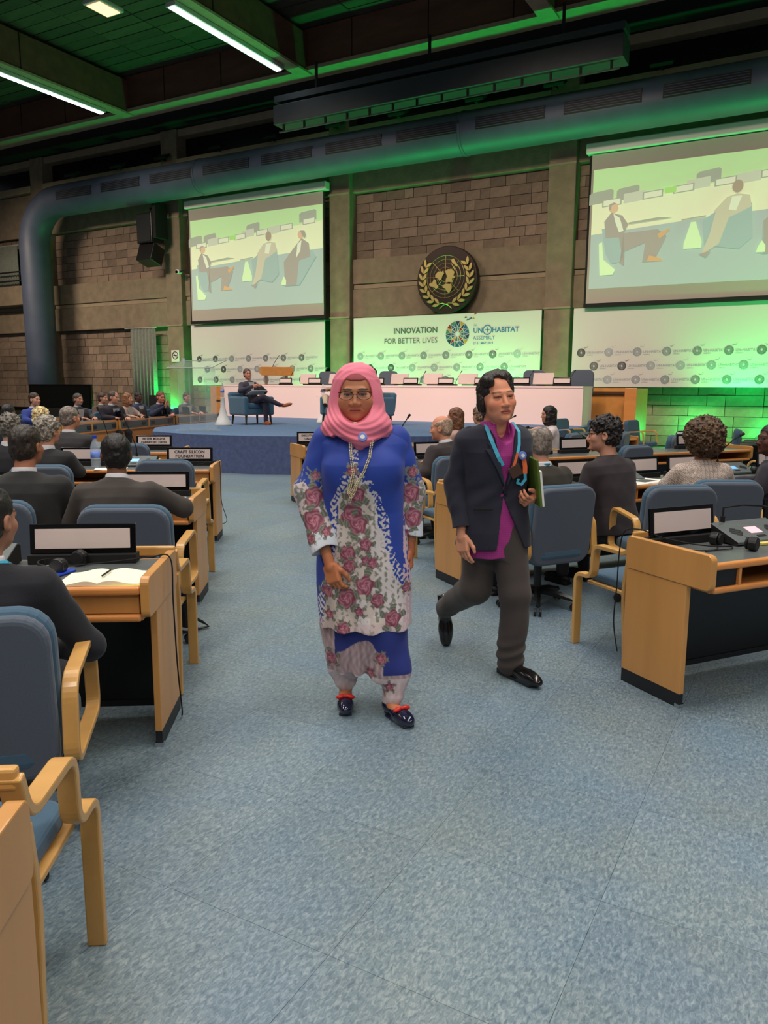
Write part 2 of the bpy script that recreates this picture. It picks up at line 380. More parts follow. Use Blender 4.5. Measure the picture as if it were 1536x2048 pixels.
rb.build('ceiling_boards_beyond', 'board', ce, kind='stuff')
fa = S('trim_2', MB().box((-12, 19.6, 10.86), (42, .45, 1.05)), 'beam')
x = -32.5
while x < 8:
    S('fascia_joint', MB().box((x, 19.37, 10.86), (.02, .02, 1.02)), 'dark', fa); x += 2.3
S('fascia_edge', MB().box((-12, 19.55, 10.31), (42, .62, .10)), 'concl', fa)
S('trim_3', MB().box((-12, 21.0, 10.52), (42, 2.2, .2)), 'dark')
for X in (-27.5, -20.4, -13.4, -6.3, .8):
    bmr = S('trim_4', MB().box((X, 9.5, 10.75), (.34, 20, .98)), 'beam', bev=.01)
    S('beam_edge', MB().box((X, 9.5, 10.24), (.42, 20, .06)), 'concl', bmr)
    for y0 in (4.6, 8.2, 11.8, 15.4): S('beam_joint', MB().box((X+.175, y0, 10.75), (.02, .02, .98)), 'dark', bmr)
# luminaires on the underside of the beams
def lum(name, X, y0, y1, label, grp):
    t = thing(name, label, 'light fitting', W(X, (y0+y1)/2, 10.1), RZ, grp)
    L = y1-y0
    MB().box((0, 0, .05), (.30, L, .1)).build('housing', 'housing', t, bev=.01)
    n = max(1, round(L/2.0))
    for k in range(n):
        MB().box((0, -L/2+(k+.5)*L/n, -.012), (.16, L/n-.06, .03)).build('tube', 'tube', t, bev=.008)
    return t
lum('batten_light', -20.62, 12.9, 18.6, 'long lit fluorescent batten along the left roof beam', 'lit battens under the roof beams')
lum('batten_light', -13.62, 14.4, 18.55, 'long lit fluorescent batten along the middle roof beam', 'lit battens under the roof beams')
d = thing('downlight', 'small square warm lamp glowing on the dark boarded ceiling', 'light fitting', W(-15.33, 14.0, 10.26), RZ)
MB().box((0, 0, .03), (.55, .75, .1)).build('housing', 'housing', d, bev=.02)
MB().box((0, 0, -.03), (.42, .6, .02)).build('diffuser', mat('warm_diffuser', (255, 176, 140), .4, emit=2.2), d)
MB().cyl((0, 0, .05), (0, 0, 1.05), .02).build('rod', 'blackm', d)
# blue air duct along the wall, elbow down at the left
dt = thing('air_duct', 'large blue-grey round air duct along the back wall bending down at the left', 'duct', W(0, 20.45, 0), RZ)
r = .55; pts = [(9, 0, 8.3)]
pts += [(x, 0, 8.3) for x in (0, -6, -12, -18, -22, -25.0)]
Xc, R_ = -26.75, 1.55
pts += [(Xc+R_-R_*math.sin(a), 0, 8.3-R_+R_*math.cos(a)) for a in [math.radians(q) for q in range(10, 91, 8)]]
pts += [(Xc, 0, 5), (Xc, 0, 2.5), (Xc, 0, 0)]
MB().tube(pts, r, 28).build('duct_pipe', 'duct', dt, smooth=True)
x = -24.7
while x < 3:
    g = MB(); g.box((x+.93, -.505, .0), (1.86, .10, .30)); gg = g.build('grille', 'ductg', dt, loc=(0, 0, 8.33), rot=(0, 0, 0))
    s = MB()
    for k in range(5): s.box((x+.93, -.562, -.11+k*.055), (1.8, .02, .012))
    s.build('louver_blades', 'duct', gg)
    x += 2.335
for x in (-18.2, -8.9): MB().tube([(x, 0, 8.3), (x+.08, 0, 8.3)], .57, 28).build('joint_ring', 'duct', dt, smooth=True)
# floodlights on the sill
def flood(X, lab):
    t = thing('floodlight', lab, 'light fitting', W(X, 21.35, 9.42), RZ, 'floodlights on the clerestory sill')
    MB().box((0, -.05, .05), (.55, .32, .10), rx=.5).build('head', 'blackm', t, bev=.02)
    MB().box((0, .02, -.02), (.06, .2, .08)).build('bracket', 'blackm', t)
    return t
f0 = flood(-25.45, 'small black floodlight pointing down from the clerestory sill')
OW = ['first', 'second', 'third', 'fourth', 'fifth', 'sixth', 'seventh', 'eighth', 'ninth', 'tenth']
f0['label'] = 'first black floodlight from the left on the clerestory sill'
for i, X in enumerate((-23.0, -20.8, -18.3, -16.0, -13.6, -11.4, -8.95, -6.7, -4.0)): dup(f0, W(X, 21.35, 9.42), label=OW[i+1]+' black floodlight from the left on the clerestory sill')
# dark gantry hung in front of the clerestory
ga = thing('lighting_gantry', 'long dark grey hanging gantry box below the roof fascia', 'gantry', W(-9.05, 18.5, 8.95), RZ)
gm = mat('gantry_grey', (44, 46, 52), .55, var=.15, vscale=2)
MB().box((0, .25, 0), (9.5, .6, .5)).build('casing', gm, ga, bev=.02)
MB().box((0, .25, .42), (9.5, .5, .16)).build('upper_rail', gm, ga)
MB().box((0, .1, -.42), (9.3, .05, .03)).build('lower_rail', gm, ga)
for k in range(14): MB().box((-4.5+k*.69, .1, -.33), (.05, .05, .2)).build('bracket', 'blackm', ga)
for k in range(3): MB().box((-3.5+k*3.4, .25, .85), (.06, .06, .8)).build('hanger', 'blackm', ga)
# loudspeakers on pier
sp = thing('line_array_speaker', 'black two-box loudspeaker hung high on the left pier beside the left screen', 'loudspeaker', W(-21.1, 20.9, 6.9), RZ)
MB().box((0, 0, .1), (.72, .6, 1.0)).build('upper_cabinet', 'black', sp, bev=.02)
MB().box((0, -.03, -.78), (.72, .56, .62), rx=-.35).build('lower_cabinet', 'black', sp, bev=.02)
MB().box((.42, .05, .35), (.16, .6, 1.2)).build('side_cabinet', 'blackm', sp, bev=.02)
MB().box((.1, .3, .75), (.3, .5, .2)).build('bracket', 'blackm', sp)
MB().box((0, -.31, .1), (.62, .02, .9)).build('grille', 'ductg', sp)
c2 = thing('camera_dome', 'small white camera on the pier left of the left screen', 'camera', W(-20.2, 21.3, 5.55), RZ)
MB().box((0, 0, 0), (.16, .2, .14)).build('body', 'white', c2, bev=.03); MB().cyl((0, 0, 0), (.22, .02, .02), .03).build('arm', 'blackm', c2)
MB().cyl((0, -.1, -.02), (0, -.13, -.02), .05).build('lens', 'blackg', c2)
ns = thing('no_smoking_sign', 'small white no-smoking sign on the pier', 'sign', W(-20.68, 21.47, 2.62), RZ)
MB().box((0, 0, 0), (.38, .02, .42)).build('plate', 'sign', ns)
q = [(.13*math.cos(a), -.014, .02+.13*math.sin(a)) for a in [2*PI*k/20 for k in range(20)]]
MB().tube(q, .014, 5, True).box((0, -.014, .02), (.24, .01, .022), ry=.7).box((0, -.012, .02), (.17, .01, .03)).build('symbol', 'ink', ns)
# ---------------------------------------------------------------- banners
LG = {}
def logo_mesh(s):
    mb = MB(); n = 14
    c = [(.5*math.cos(2*PI*k/n), .5*math.sin(2*PI*k/n)) for k in range(n)]
    def tri(a, b, d):
        g = Vector(((a[0]+b[0]+d[0])/3, (a[1]+b[1]+d[1])/3)); q = [g+(Vector(p)-g)*.84 for p in (a, b, d)]
        mb.add([(p.x*s, 0, p.y*s) for p in q], [(0, 1, 2), (2, 1, 0)])
    for k in range(n):
        i0, i1 = 2*PI*k/n, 2*PI*(k+1)/n
        ia = (.27*math.cos((i0+i1)/2), .27*math.sin((i0+i1)/2)); ib = (.27*math.cos((i0+i1)/2+2*PI/n), .27*math.sin((i0+i1)/2+2*PI/n))
        tri(c[k], c[(k+1) % n], ia); tri(c[(k+1) % n], ib, ia); tri(ia, ib, (.05*math.cos(i1), .05*math.sin(i1)))
    rs = random.Random(4)
    for k in range(6):
        x, z = .3+rs.uniform(0, .45), .45+rs.uniform(0, .3); r = .07
        tri((x-r, z), (x+r, z+.02), (x, z+r*1.3))
    return mb
lm = logo_mesh(.24); base = lm.mesh()
def add_text_to(mb, txt, size, x, z, y=0, align='LEFT', bold=0):
    t = to_xz(text_mesh(txt, size, .0005, align, bold), (x, y, z))
    mb.add([v.co for v in t.vertices], [tuple(p.vertices) for p in t.polygons]); bpy.data.meshes.remove(t)
lm2 = MB(); lm2.v = list(lm.v); lm2.f = list(lm.f)
add_text_to(lm2, 'UN-HABITAT', .085, .15, 0, bold=.002); add_text_to(lm2, 'ASSEMBLY', .04, .15, -.07)
lmesh = lm2.mesh(); lmesh.materials.append(M['logo'])
def banner(X0, X1, lab, rows, ofs):
    t = thing('banner', lab, 'banner', W((X0+X1)/2, 21.35, 1.56), RZ, 'white logo banners along the back wall')
    w = X1-X0
    MB().box((0, 0, 1.05), (w, .04, 2.09)).build('sheet', 'banner', t)
    MB().cyl((-w/2, 0, 2.09), (w/2, 0, 2.09), .02).build('top_rail', 'housing', t)
    for r in range(rows):
        x = -w/2+.25+(.36 if r % 2 else 0)+ofs
        while x < w/2-.5:
            link('printed_logo', lmesh, None, t, loc=(x, -.024, .92-.36*r), kind='stuff'); x += .74
    return t
banner(-19.75, -14.05, 'white logo banner under the left screen', 3, .1)
bc_ = banner(-12.95, -6.85, 'white logo banner with the event title below the round emblem', 3, 0)
banner(-5.95, 3.5, 'white logo banner under the right screen', 3, 0)
tt = MB(); add_text_to(tt, 'INNOVATION', .235, -.12, 1.66, -.024, 'RIGHT', .006); add_text_to(tt, 'FOR BETTER LIVES', .225, -.12, 1.36, -.024, 'RIGHT')
tt.build('printed_title', 'logot', bc_)
tt = MB(); add_text_to(tt, 'UN\u2295HABITAT', .20, 1.02, 1.60, -.024, 'LEFT', .006); add_text_to(tt, '1st', .10, 1.02, 1.76, -.024); add_text_to(tt, 'ASSEMBLY', .15, 1.02, 1.39, -.024)
add_text_to(tt, '27-31 MAY 2019', .09, 1.02, 1.24, -.024, 'LEFT', .001)
tt.build('printed_name', 'logob', bc_)
tri_cols = [('g1', (90, 170, 130)), ('b1', (50, 130, 170)), ('r1', (190, 70, 50)), ('y1', (230, 190, 90)), ('n1', (40, 90, 120))]
tmats = [mat('logo_facet_'+n, c, .8) for n, c in tri_cols]
bigl = logo_mesh(.78); me = bigl.mesh()
for mm in tmats: me.materials.append(mm)
for i, p in enumerate(me.polygons): p.material_index = [1, 1, 0, 1, 4, 2, 3, 1, 0, 4][(i//2) % 10]
link('printed_globe', me, None, bc_, loc=(.52, -.024, 1.52), kind='stuff')
# ---------------------------------------------------------------- projection screens with the live stage picture
def E_(n, c, e=.62):
    c = tuple(.55*a+.45*b for a, b in zip(c, (196, 204, 178)))
    return mat('picture_'+n, c, .8, emit=e, spec=0)
PM = dict(sky=E_('mint', (150, 205, 120)), wall=E_('pale', (205, 215, 160)), tab=E_('table', (205, 215, 165)), blue=E_('floor', (120, 146, 146)), mg=E_('mid_grey', (110, 118, 104)),
          lg=E_('light_grey', (165, 172, 150)), card=E_('card', (200, 206, 176)), dk=E_('suit', (112, 102, 98)), dk2=E_('suit_shadow', (128, 112, 108)), sk=E_('skin', (190, 138, 100)),
          sk2=E_('brown_skin', (118, 92, 74)), sh=E_('shirt', (200, 210, 180)), cone=E_('cone', (182, 226, 152)), tl=E_('armchair', (104, 138, 140)), tan=E_('shoe', (196, 130, 66), .5),
          tr=E_('beige', (165, 158, 130)), gn=E_('green', (120, 196, 60)), bot=E_('bottom', (165, 150, 140), .25), top=E_('top_margin', (140, 136, 120), .12))
def screen(X0, X1, z0, z1, zt, lab, full):
    t = thing('projection_screen', lab, 'screen', W((X0+X1)/2, 21.2, z0), RZ, 'projection screens on the back wall')
    w, h = X1-X0, z1-z0
    MB().box((0, 0, h/2), (w, .02, h)).build('fabric', 'screenw', t)
    MB().box((0, .015, h/2), (w+.12, .02, h)).box((0, 0, -.05), (w+.12, .05, .1)).build('black_border', 'blackm', t)
    MB().box((0, .04, h+.16), (w+.3, .26, .26)).build('casing', 'casing', t, bev=.03)
    # live picture: 0..1 across, 0..1 up
    px0, px1, pz0, pz1 = -w/2+.06, w/2-.02, h*.10, h*.90
    fr = MB().box(((px0+px1)/2, -.012, (pz0+pz1)/2), (px1-px0, .004, pz1-pz0)).build('projected_picture', PM['wall'], t)
    cnt = [0]
    def P(name, pts, m):
        cnt[0] += 1; y = -.0145-.0012*cnt[0]
        mb = MB(); mb.add([(px0+u*(px1-px0), y, pz0+v*(pz1-pz0)) for u, v in pts], [tuple(range(len(pts)))]); mb.build(name, PM[m], fr)
    def Ell(name, u, v, a, b, m): P(name, [(u+a*math.cos(k*PI/8), v+b*math.sin(k*PI/8)) for k in range(16)], m)
    P('picture_wall', [(0, .72), (1, .84), (1, 1), (0, 1)], 'sky')
    P('picture_table', [(0, .50), (1, .55), (1, .82), (0, .72)], 'tab')
    P('picture_floor', [(0, 0), (1, 0), (1, .56), (.5, .52), (0, .46)], 'blue')
    for u, v, ww, m in ((.04, .76, .055, 'mg'), (.16, .77, .05, 'mg'), (.50, .83, .05, 'mg'), (.90, .89, .06, 'mg')): P('picture_chair', [(u-ww, v-.05), (u+ww, v-.035), (u+ww, v+.055), (u+ww*.8, v+.068), (u-ww*.75, v+.052), (u-ww, v+.035)], m)
    for u, v in ((.19, .745), (.46, .795), (.66, .80)): P('picture_monitor', [(u-.048, v-.05), (u+.048, v-.035), (u+.048, v+.045), (u-.048, v+.03)], 'lg')
    for u, v in ((.09, .715), (.27, .745), (.40, .765), (.57, .785), (.75, .81), (.91, .845)): P('picture_plate_frame', [(u-.044, v-.034), (u+.044, v-.024), (u+.044, v+.036), (u-.044, v+.026)], 'mg'), P('picture_plate', [(u-.038, v-.026), (u+.038, v-.017), (u+.038, v+.028), (u-.038, v+.019)], 'card')
    P('picture_light', [(.32, .74), (.37, .745), (.37, .79), (.32, .785)], 'gn')
    # three seated speakers
    P('picture_armchair', [(.05, .50), (.10, .52), (.16, .42), (.16, .22), (.10, .2), (.07, .3)], 'tl')
    P('picture_suit', [(.07, .42), (.06, .56), (.09, .63), (.14, .60), (.17, .52), (.15, .45), (.30, .46), (.34, .40), (.29, .2), (.24, .2), (.25, .36), (.16, .3), (.14, .2), (.16, .18), (.13, .42)], 'dk')
    P('picture_shirt', [(.10, .62), (.13, .58), (.15, .47), (.13, .46), (.11, .55)], 'sh')
    Ell('picture_head', .10, .665, .022, .04, 'sk'); P('picture_hair', [(.078, .66), (.08, .70), (.10, .712), (.115, .70), (.09, .69), (.088, .65)], 'dk')
    P('picture_shoe', [(.30, .42), (.35, .46), (.35, .44), (.31, .38)], 'tan'); P('picture_shoe', [(.26, .2), (.33, .2), (.32, .22), (.27, .25)], 'tan')
    P('picture_lectern', [(.17, .52), (.36, .54), (.30, .555), (.17, .535)], 'mg')
    P('picture_cone_table', [(.04, .38), (.055, .39), (.065, .24), (.12, .15), (.11, .11), (.05, .11)], 'cone')
    P('picture_cone_table', [(.44, .49), (.46, .49), (.49, .33), (.49, .28), (.415, .28), (.415, .32)], 'cone')
    P('picture_table_top', [(.40, .52), (.50, .535), (.50, .525), (.40, .51)], 'mg')
    P('picture_armchair', [(.49, .50), (.56, .58), (.68, .60), (.69, .33), (.64, .25), (.50, .3)], 'tl')
    P('picture_jacket', [(.53, .56), (.58, .66), (.62, .68), (.67, .66), (.68, .57), (.62, .52), (.59, .5)], 'tr')
    P('picture_shirt', [(.60, .66), (.64, .66), (.62, .55), (.59, .56)], 'sh')
    P('picture_trousers', [(.54, .56), (.60, .54), (.56, .30), (.49, .22), (.52, .38)], 'tr')
    Ell('picture_head', .62, .735, .022, .05, 'sk2')
    P('picture_shoe', [(.48, .23), (.53, .25), (.51, .2)], 'dk')
    P('picture_armchair', [(.73, .45), (.93, .55), (.96, .48), (.84, .2), (.73, .2)], 'tl')
    P('picture_suit', [(.73, .45), (.80, .58), (.86, .68), (.91, .62), (.92, .48), (.84, .45), (.82, .2), (.74, .2)], 'dk')
    P('picture_shirt', [(.83, .62), (.86, .66), (.85, .55), (.82, .48)], 'sh')
    Ell('picture_head', .855, .715, .022, .045, 'sk'); P('picture_hair', [(.85, .76), (.88, .755), (.893, .70), (.88, .67), (.865, .71)], 'dk')
    P('picture_cone_table', [(.715, .25), (.73, .3), (.745, .26), (.745, .21), (.71, .21)], 'cone')
    return t
screen(-19.55, -13.98, 3.80, 7.55, 7.9, 'left projection screen showing three seated speakers', 1)
screen(-5.6, .1, 3.76, 7.5, 7.9, 'right projection screen showing a larger view of seated speakers', 0)
# ---------------------------------------------------------------- round emblem
em = thing('round_emblem', 'large round dark bronze emblem with gold world map and olive branches', 'emblem', W(-9.75, 21.42, 4.64), RZ)
def disc(r, y, n=48): return [(r*math.cos(2*PI*k/n), r*math.sin(2*PI*k/n)) for k in range(n)]
MB().prism(disc(.96, 0), 'y', -.12, .1).build('disc', 'bronze', em, bev=.02)
EC = (-.03, .03)
for r_ in (.60, .49, .38, .27, .15):
    MB().tube([(EC[0]+r_*math.cos(2*PI*k/40), -.13, EC[1]+.06+r_*math.sin(2*PI*k/40)) for k in range(40)], .009, 5, True).build('map_ring', 'gold', em)
g = MB()
for k in range(8):
    a = k*PI/4; g.tube([(EC[0]+.14*math.cos(a), -.13, EC[1]+.06+.14*math.sin(a)), (EC[0]+.60*math.cos(a), -.13, EC[1]+.06+.60*math.sin(a))], .010, 5)
g.build('map_spokes', 'gold', em)
def land(pts, name='continent'):
    MB().prism([(EC[0]+x*1.12, EC[1]+.06+z*1.12) for x, z in pts], 'y', -.165, -.12).build(name, 'gold', em)
land([(-.28, .06), (-.2, .14), (-.1, .12), (-.05, .16), (-.03, .08), (-.08, .02), (-.1, -.06), (-.16, -.1), (-.2, -.03), (-.28, 0)])
land([(.0, .14), (.08, .18), (.2, .17), (.27, .1), (.24, .02), (.29, -.03), (.2, -.06), (.22, -.16), (.1, -.14), (.03, -.16), (.02, -.08), (.06, 0)])
land([(-.46, -.16), (-.36, -.13), (-.32, -.04), (-.26, -.08), (-.24, -.18), (-.18, -.24), (-.24, -.3), (-.34, -.24), (-.44, -.22)])
land([(-.07, -.22), (.02, -.18), (.18, -.2), (.2, -.28), (.18, -.34), (.12, -.42), (.06, -.38), (.02, -.3), (-.06, -.28)])
land([(.18, .42), (.24, .44), (.3, .34), (.36, .26), (.34, .22), (.26, .28), (.18, .36)])
land([(.17, .34), (.2, .3), (.27, .2), (.3, .12), (.27, .14), (.2, .26)])
def leaf(cx, cz, ang, L, wd, name='olive_leaf'):
    n = 7; up = [(t*L, wd*math.sin(PI*t)**.8) for t in [k/n for k in range(n+1)]]
    poly = up + [(x_, -y_) for x_, y_ in reversed(up[1:-1])]
    ca, sa = math.cos(ang), math.sin(ang)
    MB().prism([(cx+x_*ca-y_*sa, cz+x_*sa+y_*ca) for x_, y_ in poly], 'y', -.17, -.12).build(name, 'gold', em)
for sg in (-1, 1):
    for k in range(8):
        a = math.radians(-112+k*20) ; R0 = .75
        def pt(a_, r_): x_ = r_*math.cos(a_); return (-sg*x_ if sg < 0 else x_, r_*math.sin(a_)+.02)
        a1 = math.radians(-74+k*14.5)
        x_, z_ = R0*math.cos(a1), R0*math.sin(a1)+.04
        t_ = a1+PI/2
        for dd, off in ((.50, .005), (-.55, -.005)):
            an = t_-dd; lx, lz = x_+off*math.cos(a1), z_+off*math.sin(a1)
            if sg < 0: leaf(-lx, lz, PI-an, .235, .042)
            else: leaf(lx, lz, an, .235, .042)
    MB().tube([(sg*.30, -.15, -.69), (sg*.1, -.15, -.66), (-sg*.08, -.15, -.72), (-sg*.2, -.15, -.82)], .014, 5).build('stem', 'gold', em)
# ================================================================ THE STAGE
DH = .68
ds = thing('stage_platform', 'low blue-carpeted stage platform in front of the back wall', 'stage', W(-9.87, 15, 0), RZ)
half = [(5.4, 5.2), (5.4, 0), (4.65, -1.3), (3.9, -2.6), (2.6, -3.6), (1.2, -4.25), (0, -4.45)]
out = half + [(-1.2, -4.2), (-2.2, -3.15), (-2.5, -2.4), (-2.9, -.6), (-3.5, .9), (-5.3, 1.7), (-5.3, 5.2)]
MB().prism(out, 'z', 0, DH-.004).build('riser', 'carpetd', ds)
MB().prism([(x*.999, y*.999) for x, y in out], 'z', DH-.004, DH).build('carpet_top', 'carpet', ds)
st = thing('panel_table', 'long white-fronted panel table on the blue stage', 'table', W(-9.87, 17.6, DH), RZ)
tl = 10.5
MB().box((0, .02, .435), (tl, .04, .87)).build('front_panel', 'tablew', st)
MB().box((0, .42, .875), (tl, .86, .04)).build('table_top', 'tablew', st)
for s in (-1, 1): MB().box((s*(tl/2-.02), .42, .43), (.04, .8, .86)).build('side_panel', 'tablew', st)
def plate(name, label, loc, rz, txt=None, w=.44, h=.145, group=None, glossy='card'):
    t = thing(name, label, 'name plate', loc, rz, group)
    MB().box((0, .012, .022), (w+.01, .075, .044)).build('base', 'blackm', t, bev=.004)
    tl_ = math.radians(-6)
    MB().box((0, .015, .044+h/2), (w, .014, h), rx=tl_).build('frame', 'blackg', t, bev=.003)
    c = MB().box((0, .0045, .046+h/2), (w-.05, .004, h-.045), rx=tl_).build('paper_card', glossy, t)
    if txt:
        ls = txt.split('\n'); mb = MB()
        for i, l in enumerate(ls):
            sz = .043 if len(ls) > 1 and len(l) < 15 else .033
            add_text_to(mb, l, sz, 0, (.022 if i == 0 else -.022) if len(ls) > 1 else 0, 0, 'CENTER', .001)
        me = mb.mesh(); me.transform(Matrix.Translation((0, .001, .046+h/2)) @ Matrix.Rotation(tl_, 4, 'X')); link('printed_name', me, 'ink', c)
    return t
def laptop(label, loc, rz, group):
    t = thing('monitor', label, 'monitor', loc, rz, group)
    MB().box((0, 0, .17), (.50, .03, .27), rx=-.25).build('screen_back', 'laptop', t, bev=.008)
    MB().box((0, .1, .02), (.34, .22, .03)).build('base', 'black', t, bev=.005)
    return t
def gooseneck(mb, b, d, L, r=.006):
    p = [Vector(b)+Vector((d[0]*L*(q**1.3), d[1]*L*(q**1.3), d[2]*L*q)) for q in (0, .25, .5, .75, 1)]
    mb.tube(p, r, 5); return p[-1], (p[-1]-p[-2]).normalized()
def mic(label, loc, rz, L=.35, d=(.45, 0, .85), group=None):
    t = thing('desk_microphone', label, 'microphone', loc, rz, group)
    MB().box((0, 0, .02), (.09, .12, .04)).build('base', 'black', t, bev=.01)
    g = MB(); e, dr = gooseneck(g, (0, 0, .04), d, L); g.build('gooseneck', 'blackm', t)
    MB().cyl(e, e+dr*.05, .013, .014, 8).build('capsule', 'blackm', t, bev=.003)
    return t
ordw = ['first', 'second', 'third', 'fourth', 'fifth', 'sixth', 'seventh', 'eighth', 'ninth', 'tenth', 'eleventh', 'twelfth']
zt = DH+.897
for k in range(9):
    plate('name_plate', '%s name plate from the right end of the white panel table' % ordw[k], W(-5.15-.98*k, 17.72, zt), RZ, None, .42, .15, 'name plates on the panel table')
for k in (0, 2, 3, 4, 5, 6, 7):
    laptop('%s silver monitor back from the right end of the white panel table' % ordw[min(k, 6) if k < 1 else k-1], W(-5.63-.955*k, 17.85, zt), RZ, 'monitors on the panel table')
for i, X in enumerate((-4.9, -7.75, -8.75, -5.9, -12.9)):
    mic('%s gooseneck microphone behind the plates of the panel table' % ('right-end', 'long-necked middle', 'upright middle', 'slim', 'left-end')[i], W(X-.2, 18.0, zt), RZ, .34)
def highchair(X, lab):
    t = thing('panel_chair', lab, 'chair', W(X, 18.9, DH), RZ, 'chairs behind the panel table')
    MB().rbox((0, -.0, .78), (.56, .09, .62), .12).build('backrest', 'chairb', t, bev=.02)
    MB().box((0, -.3, .46), (.52, .5, .10)).build('seat', 'chair', t, bev=.03)
    MB().cyl((0, -.28, .05), (0, -.28, .42), .03).build('column', 'black', t)
    for k in range(5):
        a = 2*PI*k/5; MB().tube([(0, -.28, .08), (.28*math.cos(a), -.28+.28*math.sin(a), .035)], .02).build('leg', 'black', t)
    return t
for i, X in enumerate((-5.0, -6.2, -10.35, -11.35, -12.35)):
    highchair(X, ('grey-blue chair behind the right end of the panel table', 'grey-blue chair second from the right behind the panel table', 'grey-blue chair behind the middle of the panel table', 'grey-blue chair behind the panel table, left of centre', 'dark chair behind the left end of the panel table')[i]).location.z = DH+.20
# riser under those chairs
rs_ = thing('back_riser', 'low carpeted step behind the panel table', 'platform', W(-9.87, 19.15, DH), RZ)
MB().box((0, 0, .1), (9.6, 1.5, .2)).build('step', 'carpetd', rs_)
# wooden end cabinets / stair cheeks
wc = thing('wooden_end_panel', 'tall wooden stair cheek at the right end of the stage', 'panel', W(-3.85, 19.0, 0), RZ)
MB().box((0, 0, .77), (.28, .06, 1.54)).build('front_board', 'beechh', wc, bev=.01)
MB().box((.0, .72, .77), (.26, 1.36, 1.52)).build('side_board', 'podium', wc, bev=.01)
MB().box((-.62, .6, 1.12), (.98, .05, .84)).build('rear_board', 'podium', wc)
MB().box((-.62, .56, 1.42), (.98, .10, .06)).build('hand_rail', 'woodd', wc)
wc2 = thing('wooden_end_panel', 'wooden cabinet behind the armchair at the left end of the stage', 'cabinet', W(-16.15, 18.6, 0), RZ)
MB().box((0, .4, .77), (.74, .8, 1.54)).build('carcass', 'podium', wc2, bev=.01)
MB().box((.1, -.01, 1.1), (.5, .02, .04)).build('drawer_gap', 'woodd', wc2)
MB().box((.0, -.01, .5), (.7, .02, .03)).build('shelf_gap', 'woodd', wc2)
# wooden lectern top
lp = thing('wooden_lectern', 'light wood lectern with angled top and two posts on the left end of the table', 'lectern', W(-13.55, 18.05, DH), RZ+.75)
MB().prism([(-.38, 1.16), (.38, 1.24), (.38, 1.40), (-.38, 1.40)], 'x', -.45, .45).build('lectern_top', 'podium', lp, bev=.01)
for s in (-.28, .3):
    MB().box((s, .1, 1.03), (.08, .08, .27)).build('post', 'housing', lp, bev=.01)
MB().box((0, .1, .90), (.8, .4, .03)).build('foot_plate', 'podium', lp, bev=.01)
g = MB(); gooseneck(g, (-.1, .1, 1.38), (.5, 0, .85), .42, .008); g.build('gooseneck', 'blackm', lp)
# clear acrylic lectern at the front of the stage
pl = thing('acrylic_lectern', 'clear acrylic lectern at the front left of the stage', 'lectern', W(-10.4, 11.35, DH), RZ+.15)
for s in (-.3, .3): MB().box((s, 0, .62), (.02, .38, 1.2)).build('side_sheet', 'glass', pl)
MB().box((0, .16, .62), (.60, .015, 1.2)).build('front_sheet', 'glass', pl)
MB().box((0, 0, .02), (.74, .5, .035)).build('base_sheet', 'glass', pl, bev=.004)
MB().box((0, .0, 1.27), (1.0, .55, .02), rx=.28).build('top_sheet', 'glass', pl)
eg = MB().tube([(-.5, -.26, 1.20), (.5, -.26, 1.20)], .01).tube([(-.5, -.26, 1.20), (-.5, .26, 1.35), (.5, .26, 1.35), (.5, -.26, 1.20)], .007)
eg.build('polished_edge', 'housing', pl)
wa = thing('water_glass', 'small glass of water on top of the acrylic lectern', 'glass', W(-10.78, 11.4, DH+1.29), 0)
MB().lathe([(.03, 0), (.035, .1)], n=14).build('tumbler', 'plastic', wa, smooth=True)
# trumpet side table with bottle
def cone_table(lab, X, Y):
    t = thing('trumpet_side_table', lab, 'side table', W(X, Y, DH), 0, 'white trumpet side tables')
    MB().lathe([(.185, 0), (.185, .03), (.15, .10), (.09, .24), (.055, .40), (.045, .60), (.05, .62)], n=28).build('pedestal', 'white', t, smooth=True)
    MB().lathe([(.20, .62), (.20, .632)], n=28).build('glass_top', 'glass', t)
    return t
cone_table('white trumpet-shaped side table beside the seated man on stage', -11.42, 13.25)
cone_table('white trumpet-shaped side table in the middle of the stage', -10.3, 15.6)
def bottle(lab, loc, s=1, cap='bluecap', grp=None):
    t = thing('water_bottle', lab, 'bottle', loc, 0, grp)
    MB().lathe([(.033*s, 0), (.034*s, .02*s), (.034*s, .14*s), (.030*s, .165*s), (.014*s, .2*s), (.013*s, .215*s)], n=16).build('body', 'plastic', t, smooth=True)
    MB().lathe([(.0345*s, .07*s), (.0345*s, .12*s)], n=16).build('paper_label', 'badge', t, smooth=True)
    MB().lathe([(.016*s, .212*s), (.016*s, .235*s)], n=12).build('cap', cap, t)
    return t
bottle('clear bottle on the white trumpet table beside the seated man', W(-11.42, 13.25, DH+.633), 1.25, 'white')
bottle('clear bottle on the middle stage side table', W(-10.33, 15.6, DH+.633), 1.2, 'white')
def armchair(lab, loc, rz, grp='teal armchairs on the stage'):
    t = thing('teal_armchair', lab, 'armchair', loc, rz, grp)
    MB().box((0, -.02, .30), (.56, .62, .16)).build('seat_base', 'teal', t, bev=.03)
    MB().box((0, .02, .43), (.54, .6, .12)).build('seat_cushion', 'teal', t, bev=.04)
    for s in (-1, 1): MB().box((s*.34, .0, .42), (.12, .68, .42)).build('arm', 'teal', t, bev=.04)
    MB().box((0, -.34, .50), (.76, .14, .46), rx=.14).build('backrest', 'teal', t, bev=.05)
    for sx in (-1, 1):
        for sy in (-1, 1): MB().cyl((sx*.32, sy*.27, .22), (sx*.34, sy*.29, 0), .028, .018, 8).build('leg', 'woodd', t)
    return t
